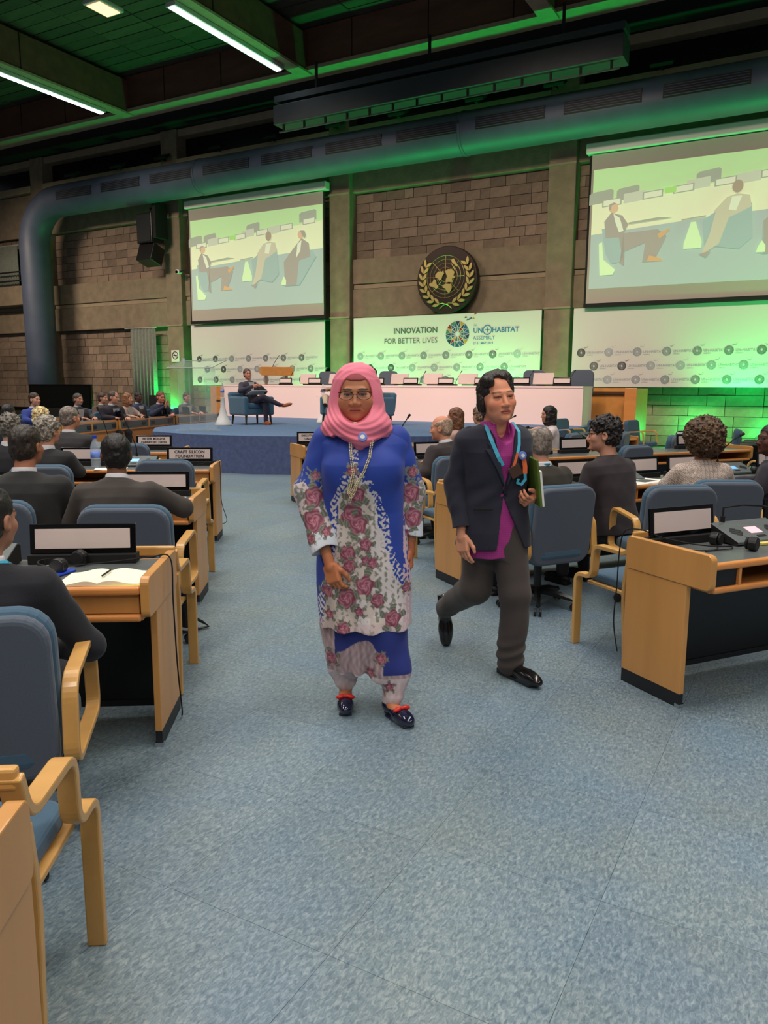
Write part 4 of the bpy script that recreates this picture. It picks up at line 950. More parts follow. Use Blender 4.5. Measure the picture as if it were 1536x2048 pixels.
# ================================================================ PEOPLE: sculpted surfaces (smooth unions meshed on a grid)
def rotm(yaw=0, pitch=0, roll=0):              # columns = local axes in parent space
    return np.array((Matrix.Rotation(yaw, 3, 'Z') @ Matrix.Rotation(pitch, 3, 'X') @ Matrix.Rotation(roll, 3, 'Y')))
I3 = np.eye(3)
class Sculpt:
    def __init__(s): s.p = []
    def cone(s, a, b, ra, rb, k=.02, op='u'):
        a, b = np.array(a, float), np.array(b, float); R = max(ra, rb)
        s.p.append(('c', (a, b, ra, rb), np.minimum(a, b)-R, np.maximum(a, b)+R, k, op)); return s
    def chain(s, pts, rs, k=.015):
        for i in range(len(pts)-1): s.cone(pts[i], pts[i+1], rs[i], rs[i+1], k)
        return s
    def ell(s, c, r, R=I3, k=.02, op='u'):
        c, r = np.array(c, float), np.array(r, float); e = np.sqrt((R**2) @ (r**2))
        s.p.append(('e', (c, r, R), c-e, c+e, k, op)); return s
    def box(s, c, h, R=I3, rad=.01, k=.01, op='u'):
        c, h = np.array(c, float), np.array(h, float); e = np.abs(R) @ h + rad
        s.p.append(('b', (c, h, R, rad), c-e, c+e, k, op)); return s
    def loft(s, o, R, zs, rx, ry, cx=None, cy=None, pw=2.3, k=.02, op='u'):
        o = np.array(o, float); zs = np.array(zs, float); rx, ry = np.array(rx, float), np.array(ry, float)
        cx = np.zeros_like(zs) if cx is None else np.array(cx, float); cy = np.zeros_like(zs) if cy is None else np.array(cy, float)
        cs = [o+R @ np.array([cx[i]+sx*rx[i], cy[i]+sy*ry[i], zs[i]]) for i in range(len(zs)) for sx in (-1, 1) for sy in (-1, 1)]
        cs = np.array(cs); s.p.append(('l', (o, R, zs, rx, ry, cx, cy, pw), cs.min(0), cs.max(0), k, op)); return s
    def mesh(s, res, disp=None, colf=None, cut=None):
        lo = np.min([p[2] for p in s.p if p[5] == 'u'], 0)-.02-2*res; hi = np.max([p[3] for p in s.p if p[5] == 'u'], 0)+.02+2*res
        n = np.ceil((hi-lo)/res).astype(int)+1; V = np.full(n, .12, np.float32)
        for ty, a, plo, phi, k, op in s.p:
            m = k*1.2+2.5*res
            i0 = np.clip(np.floor((plo-m-lo)/res).astype(int), 0, n-1); i1 = np.clip(np.ceil((phi+m-lo)/res).astype(int)+1, 1, n)
            if np.any(i1 <= i0): continue
            ax = [(lo[d]+res*np.arange(i0[d], i1[d])).astype(np.float32) for d in range(3)]
            X, Y, Z = np.meshgrid(*ax, indexing='ij')
            if ty == 'c':
                A, B, ra, rb = a; ba = B-A; L2 = max(float(ba@ba), 1e-9)
                h = np.clip(((X-A[0])*ba[0]+(Y-A[1])*ba[1]+(Z-A[2])*ba[2])/L2, 0, 1)
                d = np.sqrt((X-A[0]-h*ba[0])**2+(Y-A[1]-h*ba[1])**2+(Z-A[2]-h*ba[2])**2)-(ra+(rb-ra)*h)
            else:
                o, R = a[0], (a[1] if ty == 'l' else a[2]); x, y, z = X-o[0], Y-o[1], Z-o[2]
                u = x*R[0, 0]+y*R[1, 0]+z*R[2, 0]; v = x*R[0, 1]+y*R[1, 1]+z*R[2, 1]; w = x*R[0, 2]+y*R[1, 2]+z*R[2, 2]
                if ty == 'e':
                    r = a[1]; k0 = np.sqrt((u/r[0])**2+(v/r[1])**2+(w/r[2])**2); k1 = np.sqrt((u/r[0]**2)**2+(v/r[1]**2)**2+(w/r[2]**2)**2)+1e-6
                    d = k0*(k0-1)/k1
                elif ty == 'b':
                    h, rad = a[1], a[3]; qx, qy, qz = np.abs(u)-h[0], np.abs(v)-h[1], np.abs(w)-h[2]
                    d = np.sqrt(np.maximum(qx, 0)**2+np.maximum(qy, 0)**2+np.maximum(qz, 0)**2)+np.minimum(np.maximum(qx, np.maximum(qy, qz)), 0)-rad
                else:
                    zs, rx, ry, cx, cy, pw = a[2:]
                    fx, fy = np.interp(w, zs, rx), np.interp(w, zs, ry); uu_ = np.abs(u-np.interp(w, zs, cx)); vv_ = np.abs(v-np.interp(w, zs, cy))
                    q = ((uu_/fx)**pw+(vv_/fy)**pw)**(1/pw); rad = np.sqrt(uu_**2+vv_**2)
                    d = np.where(q > .05, rad*(1-1/np.maximum(q, .05)), -np.minimum(fx, fy)); d = np.maximum(d*.92, np.maximum(zs[0]-w, w-zs[-1]))
            sl = tuple(slice(i0[q], i1[q]) for q in range(3)); D = V[sl]
            if op == 'u':
                h = np.maximum(k-np.abs(D-d), 0)/k; V[sl] = np.minimum(D, d)-h*h*k*.25
            elif op == 's':
                h = np.maximum(k-np.abs(D+d), 0)/k; V[sl] = np.maximum(D, -d)+h*h*k*.25
            else:                                # intersect
                V[:] = np.maximum(V, .02); V[sl] = np.maximum(D, d)
        if disp is not None:
            near = np.abs(V) < 4*res; idx = np.argwhere(near); P = lo+idx*res
            V[near] += disp(P[:, 0], P[:, 1], P[:, 2]).astype(np.float32)
        if cut is not None:
            near = V < 4*res; idx = np.argwhere(near); P = lo+idx*res
            V[near] = np.maximum(V[near], cut(P[:, 0], P[:, 1], P[:, 2]))
        # surface nets
        ins = V < 0; c = np.zeros(np.array(V.shape)-1, np.int8)
        offs = [(i, j, k_) for i in (0, 1) for j in (0, 1) for k_ in (0, 1)]
        for i, j, k_ in offs: c += ins[i:V.shape[0]-1+i, j:V.shape[1]-1+j, k_:V.shape[2]-1+k_]
        cells = np.argwhere((c > 0) & (c < 8)); nid = np.full(c.shape, -1, np.int32); nid[tuple(cells.T)] = np.arange(len(cells))
        cv = np.stack([V[cells[:, 0]+i, cells[:, 1]+j, cells[:, 2]+k_] for i, j, k_ in offs], 1)
        acc = np.zeros((len(cells), 3)); cnt = np.zeros(len(cells)); of = np.array(offs, float)
        for p in range(8):
            for q in range(p+1, 8):
                if np.abs(of[p]-of[q]).sum() != 1: continue
                a_, b_ = cv[:, p], cv[:, q]; m = (a_ < 0) != (b_ < 0); t = np.where(m, a_/np.where(m, a_-b_, 1), 0)
                acc[m] += (of[p]+t[:, None]*(of[q]-of[p]))[m]; cnt += m
        vs = lo+(cells+acc/np.maximum(cnt, 1)[:, None])*res; fs = []
        for ax_ in range(3):
            e0 = [slice(None)]*3; e1 = [slice(None)]*3; e0[ax_] = slice(0, -1); e1[ax_] = slice(1, None)
            A, B = ins[tuple(e0)], ins[tuple(e1)]; ed = np.argwhere(A != B); o1, o2 = [(1, 2), (2, 0), (0, 1)][ax_]
            ok = np.ones(len(ed), bool)
            for o_ in (o1, o2): ok &= (ed[:, o_] > 0) & (ed[:, o_] < V.shape[o_]-1)
            ed = ed[ok]; fl_ = A[tuple(ed.T)]; d1 = np.zeros(3, int); d2 = np.zeros(3, int); d1[o1] = 1; d2[o2] = 1
            q = np.stack([nid[tuple((ed-d1-d2).T)], nid[tuple((ed-d2).T)], nid[tuple(ed.T)], nid[tuple((ed-d1).T)]], 1)
            q[~fl_] = q[~fl_][:, ::-1]; fs.append(q)
        fs = np.concatenate(fs); col = colf(vs[:, 0], vs[:, 1], vs[:, 2]) if colf is not None else None
        return vs, fs, col
def join(parts):
    v = []; f = []; c = []; n = 0
    for a, b, q in parts: v.append(a); f.append(b+n); n += len(a); c.append(q)
    return np.concatenate(v), np.concatenate(f), (np.concatenate(c) if c[0] is not None else None)
def np_obj(name, data, m, parent, label=None):
    vs, fs, col = data; me = bpy.data.meshes.new(name)
    me.vertices.add(len(vs)); me.vertices.foreach_set('co', vs.astype(np.float32).ravel())
    me.loops.add(len(fs)*4); me.loops.foreach_set('vertex_index', fs.astype(np.int32).ravel())
    me.polygons.add(len(fs)); me.polygons.foreach_set('loop_start', np.arange(0, len(fs)*4, 4, dtype=np.int32))
    me.update(calc_edges=True); me.validate()
    if col is not None:
        at = me.color_attributes.new('Col', 'FLOAT_COLOR', 'POINT')
        at.data.foreach_set('color', np.c_[lin(np.clip(col, 0, 255)), np.ones(len(col))].astype(np.float32).ravel())
    return link(name, me, m, parent, smooth=True, label=label)
def nz(x, y, z, f, s=0.):                       # cheap smooth pseudo-noise -1..1
    return np.sin(f*x+1.7*np.sin(f*.6*y+s)+s)*np.sin(f*y*1.1+1.3*np.sin(f*.7*z+2*s)+1.1)*.6+.4*np.sin(f*z*1.3+1.9*np.sin(f*.8*x+s)+.5*s)
_H = np.random.RandomState(5).rand(32, 32, 32).astype(np.float32)*2-1
def vn(x, y, z, f, s=0.):
    p = [np.asarray(q)*f+s*7.3+100 for q in (x, y, z)]; i = [np.floor(q).astype(int) for q in p]; t = [q-j for q, j in zip(p, i)]; t = [q*q*(3-2*q) for q in t]
    r_ = 0
    for a in (0, 1):
        for b in (0, 1):
            for c in (0, 1): r_ = r_+_H[(i[0]+a) & 31, (i[1]+b) & 31, (i[2]+c) & 31]*(t[0] if a else 1-t[0])*(t[1] if b else 1-t[1])*(t[2] if c else 1-t[2])
    return r_
def solid(c): return lambda x, y, z: np.tile(np.array(c, float), (len(x), 1))
def cloth_col(c, dv=6):
    def f(x, y, z):
        n = nz(x, y, z, 9, 1.)[:, None]*dv*.5+nz(x, y, z, 40, 2.)[:, None]*dv*.3
        return np.array(c, float)[None]+n
    return f
# ------------------------------------------------ head
def head_prims(S_, c, R, s=1., w=1., neck=None, asian=0, female=0):
    def T(p): return c+R @ (np.array(p, float)*s*np.array([w, 1, 1]))
    def E2(p, r, k=.02, op='u'): S_.ell(T(p), np.array(r)*s*np.array([w, 1, 1]), R, k*s, op)
    def C2(a, b, ra, rb, k=.01, op='u'): S_.cone(T(a), T(b), ra*s, rb*s, k*s, op)
    E2((0, -.012, .035), (.076, .094, .083)); E2((0, .02, -.03), (.063, .070, .088), .03); E2((0, .03, -.070), (.050, .054, .042), .03)
    if neck is not None: S_.cone(T((0, -.02, -.05)), neck, .054*s, .058*s, .02)
    for q in (-1, 1):
        E2((q*.038, .058, -.028), (.027, .028, .027), .02)
        E2((q*.079, -.006, -.010), (.011, .021, .032), .008); E2((q*.086, .0, -.006), (.006, .011, .018), .006, 's')
        E2((q*.031, .094, .002), (.018, .011, .0095), .012, 's')
        E2((q*.031, .0795, .0085), (.0165, .0105, .0065), .004)       # upper lid
        E2((q*.031, .0795, -.0065), (.0155, .0095, .0045), .004)      # lower lid
        E2((q*.012, .097, -.039), (.0085, .0095, .0075), .007)
    C2((-.036, .080, .021), (.036, .080, .021), .011, .011, .014)
    C2((0, .086, .004), (0, .106, -.035), .0075, .0115, .010)
    for q in (-1, 1): E2((q*.0065, .104, -.0475), (.0038, .005, .003), .003, 's')
    E2((0, .086, -.0635), (.023, .0105, .0062), .006); E2((0, .085, -.0735), (.019, .0105, .0062), .006)
    [C2((0, .0962, -.0690), (q*.0225, .0935, -.0665), .0022, .0022, .003, 's') for q in (-1, 1)]; E2((0, .076, -.098), (.021, .018, .016), .015)
    return T
def head_col(c, R, s, w, skin, beard=None, brow=(40, 28, 22), lip=None, grey=None):
    sk = np.array(skin, float); lip = np.array(lip if lip else sk*np.array([.86, .66, .66])); brow = np.array(brow, float)
    def f(x, y, z):
        P = (np.stack([x, y, z], 1)-c) @ R/s; u, v, t = P[:, 0]/w, P[:, 1], P[:, 2]
        col = np.tile(sk, (len(x), 1)); col += nz(u, v, t, 45, .7)[:, None]*3
        def mixin(m, cc, a=1.): 
            nonlocal col
            col = col*(1-(m*a)[:, None])+cc*(m*a)[:, None]
        fr = v > .045; sm = lambda d, e: np.clip(.5-d/e, 0, 1)
        mixin(sm(((np.abs(u)-.040)/.026)**2+((t+.03)/.02)**2-1, .9)*fr, sk*np.array([1.05, .86, .84]), .35)       # cheeks
        mixin(sm((u/.024)**2+((t+.0685)/.0115)**2-1, .5)*(v > .07), lip)
        mixin(sm(np.abs(t+.0682)-.0016, .0015)*(np.abs(u) < .022)*(v > .07), lip*.35, .9)
        mixin(sm(((np.abs(u)-.032)/.020)**2+((t-.0235-.08*(.03-np.abs(np.abs(u)-.03)))/.0048)**2-1, .7)*(v > .055), brow, .85)
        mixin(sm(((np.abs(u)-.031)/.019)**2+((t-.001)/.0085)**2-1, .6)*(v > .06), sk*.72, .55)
        mixin(sm((np.abs(np.abs(u)-.031)-.017)/.004, 1)*sm((np.abs(t-.0045+12*(np.abs(u)-.031)**2)-.0016)/.0016, 1)*(v > .06), brow*.6, .8)
        if beard is not None: mixin(sm(((u)/.062)**2+((t+.085)/.046)**2-1, .3)*(v > .0)*(((u/.024)**2+((t+.0685)/.0125)**2) > 1), np.array(beard, float), .8)
        return col
    return f
def eyes_obj(parent, c, R, s, w, iris=(50, 30, 20)):
    for q in (-1, 1):
        S_ = Sculpt(); ce = c+R @ (np.array([q*.031*w, .0758, .001])*s); S_.ell(ce, [.0118*s]*3, I3, .001)
        def colf(x, y, z):
            P = (np.stack([x, y, z], 1)-ce) @ R/s; d = np.sqrt(P[:, 0]**2+P[:, 2]**2)
            col = np.tile(np.array([176., 160, 150]), (len(x), 1)); m = (d < .0074) & (P[:, 1] > 0); col[m] = iris; m = (d < .003) & (P[:, 1] > 0); col[m] = (8, 6, 6); return col
        np_obj('eye', S_.mesh(.0012*s, colf=colf), 'eye', parent)
HS = {}
def hair_mesh(c, R, s, w, style, col, res):
    S_ = Sculpt(); cc = np.array(col, float)
    def T(p): return c+R @ (np.array(p, float)*s*np.array([w, 1, 1]))
    def E2(p, r, k=.02, op='u'): S_.ell(T(p), np.array(r)*s*np.array([w, 1, 1]), R, k*s, op)
    amp, fq = .0035, 60
    if style in ('short', 'side', 'balding', 'fringe', 'receding'):
        E2((0, -.018, .040), (.084, .100, .088)); E2((0, -.045, -.02), (.076, .068, .075), .02)
        E2((0, .105, -.045), (.090, .085, .105), .012, 's'); E2((0, .03, -.115), (.10, .10, .06), .01, 's')
        for q in (-1, 1): E2((q*.09, .03, -.03), (.035, .035, .05), .01, 's')
        if style == 'side': E2((-.01, .0, .095), (.062, .06, .035), .03); E2((.015, .105, .050), (.056, .075, .060), .010, 's')
        if style == 'receding': E2((0, .09, .055), (.052, .06, .05), .012, 's')
        if style == 'balding': E2((0, .03, .115), (.058, .085, .045), .012, 's'); amp = .002
        if style == 'fringe': E2((0, .02, .10), (.078, .12, .072), .012, 's'); amp = .0015
    elif style == 'curly':
        E2((0, -.015, .048), (.094, .105, .092)); E2((0, -.05, -.01), (.084, .07, .08), .02)
        E2((0, .11, -.045), (.088, .080, .100), .012, 's'); E2((0, .03, -.12), (.10, .10, .06), .01, 's'); amp, fq = .009, 95
        for q in (-1, 1): E2((q*.09, .03, -.03), (.03, .035, .05), .01, 's')
    elif style == 'afro':
        E2((0, -.02, .05), (.150, .150, .135)); E2((0, -.05, -.02), (.135, .12, .10), .03); E2((0, .125, -.05), (.08, .085, .10), .012, 's'); amp, fq = .011, 85
    elif style == 'long':
        E2((0, -.018, .042), (.088, .104, .090)); S_.loft(T((0, -.045, -.09)), R, np.array([-.13, -.05, .06, .13])*s, np.array([.07, .095, .092, .07])*s, np.array([.045, .07, .075, .06])*s, k=.03)
        for q in (-1, 1): E2((q*.070, .02, -.06), (.030, .045, .11), .02)
        E2((0, .115, -.045), (.062, .075, .098), .012, 's'); amp, fq = .006, 40
    elif style == 'bun':
        E2((0, -.018, .040), (.084, .100, .088)); E2((0, .10, -.045), (.088, .085, .105), .012, 's'); E2((0, -.1, .06), (.05, .05, .05), .02)
    sx = 1.0 if style in ('afro', 'curly') else .35
    def disp(x, y, z):
        P = (np.stack([x, y, z], 1)-c) @ R/s
        if sx == 1.0: return s*amp*(1.5*vn(P[:, 0], P[:, 1], P[:, 2], fq*.55, 1.)+1.3*vn(P[:, 0], P[:, 1], P[:, 2], fq*1.5, 2.))
        return amp*s*(1.2*vn(P[:, 0], P[:, 1]*.3, P[:, 2]*.45, fq*1.5, 1.)+.7*vn(P[:, 0], P[:, 1]*.3, P[:, 2]*.5, fq*4, 2.))
    def colf(x, y, z):
        P = (np.stack([x, y, z], 1)-c) @ R/s
        return cc[None]*(1+.35*vn(P[:, 0], P[:, 1]*.35, P[:, 2]*.45, 260, .3)[:, None]+.25*vn(P[:, 0], P[:, 1], P[:, 2], 40, .6)[:, None])+5
    return S_.mesh(res, disp=disp, colf=colf)
def hand_prims(S_, wr, R, side=1, curl=(.35, .4, .45, .5), spread=.06, s=1., thumb=.5):
    """hand frame: -Z fingers direction, +Y back of hand, +X thumb side (times side)"""
    wr = np.array(wr, float)
    def T(p): return wr+R @ (np.array([p[0]*side, p[1], p[2]], float)*s)
    S_.cone(T((0, 0, .03)), T((0, 0, -.02)), .025*s, .024*s, .01)
    S_.box(T((.0, -.002, -.055)), np.array([.030, .006, .034])*s, R, .009*s, .014*s)
    for i, (x, L, cu) in enumerate(zip((.029, .010, -.010, -.028), (.074, .082, .076, .060), curl)):
        p = np.array([x, 0, -.092+abs(i-1)*.004]); a = 0.; yaw = (1.5-i)*spread; r = (.0088, .0090, .0086, .0076)[i]
        pts = [p]
        for ph, fr in enumerate((.45, .31, .24)):
            a += cu*(.8, 1.1, .8)[ph]; d = np.array([math.sin(yaw)*math.cos(a), -math.sin(a), -math.cos(a)*math.cos(yaw)]); pts.append(pts[-1]+d*L*fr)
        S_.chain([T(q) for q in pts], [r*s, r*.95*s, r*.88*s, r*.76*s], .004)
    tp = [np.array([.028, -.004, -.022]), np.array([.046, -.012, -.050]), np.array([.052+.01*(1-thumb), -.024*thumb-.012, -.078]), np.array([.050+.014*(1-thumb), -.036*thumb-.014, -.102])]
    S_.chain([T(q) for q in tp], [.013*s, .0115*s, .0100*s, .0080*s], .008)
def wr_disp(a=.004, f=16, s=0.):
    return lambda x, y, z: a*nz(x, y, z, f, s)+a*.45*nz(x, y, z, f*2.3, s+1)
def hand_frame(fdir, back):                      # fdir: fingers direction, back: back of hand
    z = -np.array(fdir, float); z /= np.linalg.norm(z); y = np.array(back, float); y -= z*(y@z); y /= np.linalg.norm(y); x = np.cross(y, z)
    return np.stack([x, y, z], 1)
def glasses(parent, c, R, s, w, m='gframe', half=False, temples=True):
    def T(p): return Vector(c+R @ (np.array(p, float)*s*np.array([w, 1, 1])))
    g = MB()
    for q in (-1, 1):
        pts = []
        for k in range(16):
            a = 2*PI*k/16; pts.append(T((q*(.033+.026*math.cos(a)), .098-.10*abs(.026*math.cos(a)*.3), -.001+.017*math.sin(a)*(1 if math.sin(a) > 0 else 1.15))))
        g.tube(pts, .0013*s, 5, True)
        if half: g.tube([T((q*.008, .1, .012)), T((q*.033, .1005, .017)), T((q*.061, .094, .011))], .0026*s, 5)
        if temples: g.tube([T((q*.060, .092, .008)), T((q*.079, .05, .008)), T((q*.083, -.005, .004)), T((q*.083, -.015, -.008))], .0018*s, 5)
    g.tube([T((-.007, .099, .003)), T((0, .104, .005)), T((.007, .099, .003))], .0018*s, 5)
    o = g.build('spectacles', m, parent, smooth=True)
    for q in (-1, 1):
        l = MB(); pts = [T((q*(.033+.025*math.cos(2*PI*k/16)), .0978, -.001+.017*math.sin(2*PI*k/16))) for k in range(16)]
        l.add(pts, [tuple(range(16))]).build('spectacle_lens', 'lens', o)
def lapels(parent, o, R, s, col_m, shirt_m, tie=None):
    def T(p): return Vector(o+R @ (np.array(p, float)*s))
    sh = MB().add([T((-.075, .128, .46)), T((.075, .128, .46)), T((0, .145, .14))], [(0, 2, 1), (0, 1, 2)])
    sh.build('shirt_front', shirt_m, parent)
    if tie: MB().add([T((-.018, .139, .43)), T((.018, .139, .43)), T((.030, .150, .2)), T((0, .152, .16)), T((-.030, .150, .2))], [(0, 4, 3, 2, 1), (0, 1, 2, 3, 4)]).build('tie', tie, parent)
# ------------------------------------------------ seated person, facing +y at the origin of its own Empty
def seated(label, loc, rz, skin=(200, 150, 120), hair=('short', (30, 26, 24)), jacket=(40, 40, 46), lean=0., side=0., hy=0., hp=0., hroll=0., res=.007, s=1., w=1.,
           shirt='shirtw', lower=(34, 34, 40), arms=((.25, .10, .80, .14, .36, .79), (-.25, .10, .80, -.14, .36, .79)), legs=True, front=False, tie=None, beard=None,
           spec=None, lanyard=None, zoff=0., cross=False, shoes=(20, 18, 18), bulk=1., checked=False, twist=0., collar=True, hands=True, extra=None, seat=.50):
    t = thing('person', label, 'person', (loc[0], loc[1], zoff), rz, None)
    hip = np.array([0, 0, seat]); R = rotm(twist, -lean, side)      # torso frame
    def T(p): return hip+R @ (np.array(p, float)*s)
    neck = T((0, -.005, .50)); HR = rotm(hy, hp-lean*.5, hroll); hc = T((0, .012, .505))+HR @ (np.array([0, .03, .155])*s)
    b = Sculpt(); head_prims(b, hc, HR, s, w, neck)
    b.loft(hip, R, np.array([0, .2, .4, .49])*s, np.array([.13, .13, .15, .07])*s, np.array([.09, .09, .09, .06])*s)
    sh = [T((q*.178*bulk, 0, .435)) for q in (1, -1)]
    for i, a in enumerate(arms):
        el, wr = np.array(a[:3]), np.array(a[3:6]); b.cone(sh[i], el, .035, .03, .01); b.cone(el, wr, .03, .022, .01)
    head = b.mesh(max(res, .0045) if front else res, colf=head_col(hc, HR, s, w, skin, beard, brow=np.array(hair[1])*.8+5 if hair[0] != 'fringe' else (120, 90, 70)))
    parts = [head]
    if hands:
        for i, a in enumerate(arms):
            el, wr = np.array(a[:3]), np.array(a[3:6]); d = wr-el; d /= np.linalg.norm(d)
            if len(a) > 6: d = np.array(a[6:9])
            h = Sculpt(); hand_prims(h, wr, hand_frame(d, (0, -.2, 1)), 1 if i else -1, (.25, .3, .35, .4), .04); parts.append(h.mesh(min(res, .006), colf=solid(skin)))
    np_obj('body', join(parts), 'skin', t)
    # jacket
    j = Sculpt(); B = bulk
    j.loft(hip, R, np.array([-.04, .05, .15, .28, .38, .44, .485, .51])*s, np.array([.180, .178, .170, .186, .198, .186, .125, .072])*s*B, np.array([.135, .130, .122, .128, .125, .108, .082, .062])*s*B, pw=2.4)
    for i, a in enumerate(arms):
        el, wr = np.array(a[:3]), np.array(a[3:6]); j.cone(sh[i]+np.array([0, 0, -.012]), el, .064*B, .055*B, .06); j.cone(el, wr-(wr-el)*.10, .056*B, .040*B, .02)
    cf = cloth_col(jacket, 7)
    if checked:
        def cf(x, y, z, c=np.array(jacket, float)):
            k = (np.sin(x*420)*np.sin(z*420+y*200) > .1)[:, None]; return np.where(k, c[None], c[None]*.66)
    np_obj('jacket', j.mesh(res, disp=wr_disp(.0055, 15, abs(loc[0])), colf=cf), 'cloth', t)
    if collar:
        c_ = Sculpt(); c_.loft(neck, R, np.array([-.045, 0, .035])*s, np.array([.080, .070, .064])*s, np.array([.074, .066, .060])*s, k=.01); 
        np_obj('collar', c_.mesh(min(res, .006), colf=solid((215, 215, 220) if shirt == 'shirtw' else shirt)), 'cloth', t)
    if front: lapels(t, hip, R, s, None, shirt, tie)
    if hair: np_obj('hair', hair_mesh(hc, HR, s, w, hair[0], hair[1], min(res, .006)), 'hair', t)
    if legs:
        l = Sculpt(); l.ell((0, .02, seat-.02), (.18, .16, .11), I3, .03)
        for q in (-1, 1):
            if cross and q == 1: continue
            l.cone((q*.09, .03, seat-.02), (q*.11, .43, seat-.01), .088, .066, .03); l.cone((q*.11, .43, seat-.01), (q*.12, .40, .10), .066, .046, .02)
        if cross: l.chain([(.09, .03, seat), (-.02, .46, seat+.15), (-.33, .66, .45)], [.088, .068, .048], .03)
        np_obj('trousers', l.mesh(res*1.2, disp=wr_disp(.004, 18, 3), colf=cloth_col(lower, 6)), 'cloth', t)
        for q in (-1, 1):
            so = Sculpt()
            if cross and q == 1:
                so.ell((-.45, .76, .45), (.045, .13, .042), rotm(.85, .25), .02)
                sk_ = Sculpt(); sk_.cone((-.32, .65, .455), (-.40, .71, .445), .042, .036); np_obj('sock', sk_.mesh(res, colf=solid((110, 36, 56))), 'cloth', t)
            else: so.ell((q*.12, .46, .045), (.045, .135, .042), I3, .02); so.box((q*.12, .45, .012), (.035, .11, .006), I3, .006)
            np_obj('shoe', so.mesh(min(res, .008), colf=solid(shoes)), 'skin', t)
    if spec: glasses(t, hc, HR, s, w)
    if lanyard:
        P_ = [T((q*.072, -.045 if q*q < 1 else .0, .515)) for q in (-1, 0, 1)]
        MB().tube([Vector(T((-.075, .06, .49))), Vector(T((-.078, -.02, .512))), Vector(T((0, -.078, .52))), Vector(T((.078, -.02, .512))), Vector(T((.075, .06, .49)))], .008, 6).build('lanyard', 'cyan', t)
    if front and res < .02: eyes_obj(t, hc, HR, s, w)
    return t
D_ARM = ((.25, .10, .80, .14, .36, .79), (-.25, .10, .80, -.14, .36, .79))
# left block, seen from behind
seated('man in dark suit at the lower left edge, dark hair, cyan lanyard, back turned', (-1.30, 2.42), RL+.15, (176, 124, 98), ('short', (26, 22, 20)), (26, 27, 34), lean=.09, hy=-.42, res=.006, s=.93, lanyard=1, lower=(26, 28, 38),
       arms=((.30, .08, .66, .13, .26, .60), (-.28, .10, .70, -.14, .34, .76)))
seated('man in charcoal-brown jacket resting his right arm over the second left desk', (-1.60, 4.50), RL-.02, (120, 78, 56), ('short', (18, 14, 12)), (62, 56, 52), lean=.27, side=-.02, hy=.35, hp=.1, res=.006, s=1.0, spec=1, w=1.05, bulk=1.08,
       arms=((.36, .20, .80, .28, .44, .79, -.6, .6, -.2), (-.30, .16, .72, -.20, .42, .79)), lower=(30, 30, 32))
seated('man in black jacket with brown hair at the left edge of the second row', (-2.19, 4.62), RL+.05, (170, 112, 84), ('short', (40, 30, 22)), (38, 38, 38), lean=.12, hy=-.3, hp=.05, res=.007, s=1.04, bulk=1.1)
seated('grey-haired man with glasses and black jacket holding a phone, third row', (-2.93, 6.62), RL, (200, 140, 112), ('curly', (140, 132, 120)), (32, 33, 35), lean=.15, hy=-.45, hp=.12, res=.008, s=1.0, spec=1)
seated('person with curly grey hair half hidden at the left edge, third row', (-3.45, 7.05), RL, (190, 140, 112), ('curly', (104, 98, 88)), (30, 30, 34), lean=.1, hy=.1, res=.010)
seated('person with pale blond hair seen from behind, fourth row', (-4.08, 9.15), RL, (214, 160, 130), ('curly', (206, 182, 130)), (40, 40, 46), lean=.05, hy=.1, res=.010)
seated('balding grey-haired man in dark grey suit using a tablet, fourth row', (-3.52, 8.55), RL-.1, (206, 140, 112), ('short', (120, 108, 98)), (48, 46, 48), lean=.12, hy=-.5, hp=.1, res=.009, s=1.05, bulk=1.12)
seated('man in dark blue suit with short black hair at the far left edge', (-5.35, 10.9), RL-.3, (110, 72, 52), ('short', (22, 18, 18)), (28, 34, 52), lean=.1, res=.011, lanyard=1)
# right block, seen from behind
seated('bald man in dark suit facing left, second right row', (.72, 7.62), RR+.30, (214, 146, 116), ('fringe', (170, 140, 118)), (50, 42, 42), lean=.32, hy=.55, hp=.1, res=.008, s=1.02, bulk=1.08,
       arms=((.25, .14, .78, .10, .40, .79), (-.33, .10, .72, -.22, .36, .78)))
seated('grey-haired man from behind in olive-black suit with lanyard', (1.12, 5.38), RR+.08, (196, 140, 114), ('balding', (124, 112, 102)), (46, 42, 34), lean=.06, hy=.15, res=.007, s=1.0, lanyard=1, bulk=1.1)
seated('man with curly black hair and dark plum suit leaning to the desk', (1.75, 5.72), RR+.16, (206, 150, 124), ('curly', (26, 20, 18)), (46, 38, 42), lean=.20, hy=.75, hp=.12, res=.006, s=1.08, bulk=1.02, spec=1, collar=False)
seated('woman with round curly brown hair in pale houndstooth jacket', (2.44, 5.85), RR-.42, (150, 104, 80), ('afro', (76, 54, 32)), (228, 208, 194), lean=.10, hy=.25, hp=.2, res=.006, checked=True, bulk=.94, collar=False)
seated('man with glasses and dark suit at the right edge turned to the left', (3.08, 5.95), RR+.5, (92, 58, 44), ('short', (20, 17, 16)), (46, 42, 52), lean=.12, hy=.75, hp=.12, res=.007, spec=1, bulk=1.05)
seated('woman with long brown hair facing left, before the stage', (1.0, 10.1), RR+.5, (216, 150, 124), ('long', (108, 66, 42)), (190, 150, 140), lean=.1, hy=.4, hp=.05, res=.010, bulk=.9)
seated('person with grey-brown curly hair half hidden behind the man in navy blazer', (1.33, 10.6), RR+.2, (210, 160, 130), ('curly', (128, 104, 84)), (60, 56, 60), res=.011)
seated('woman with curly black hair and white jacket facing left before the white table', (2.46, 11.3), RR+1.0, (206, 146, 120), ('long', (26, 20, 18)), (226, 210, 208), lean=.05, hy=.25, res=.009, bulk=.92, collar=False)
def curl_tail(): pass
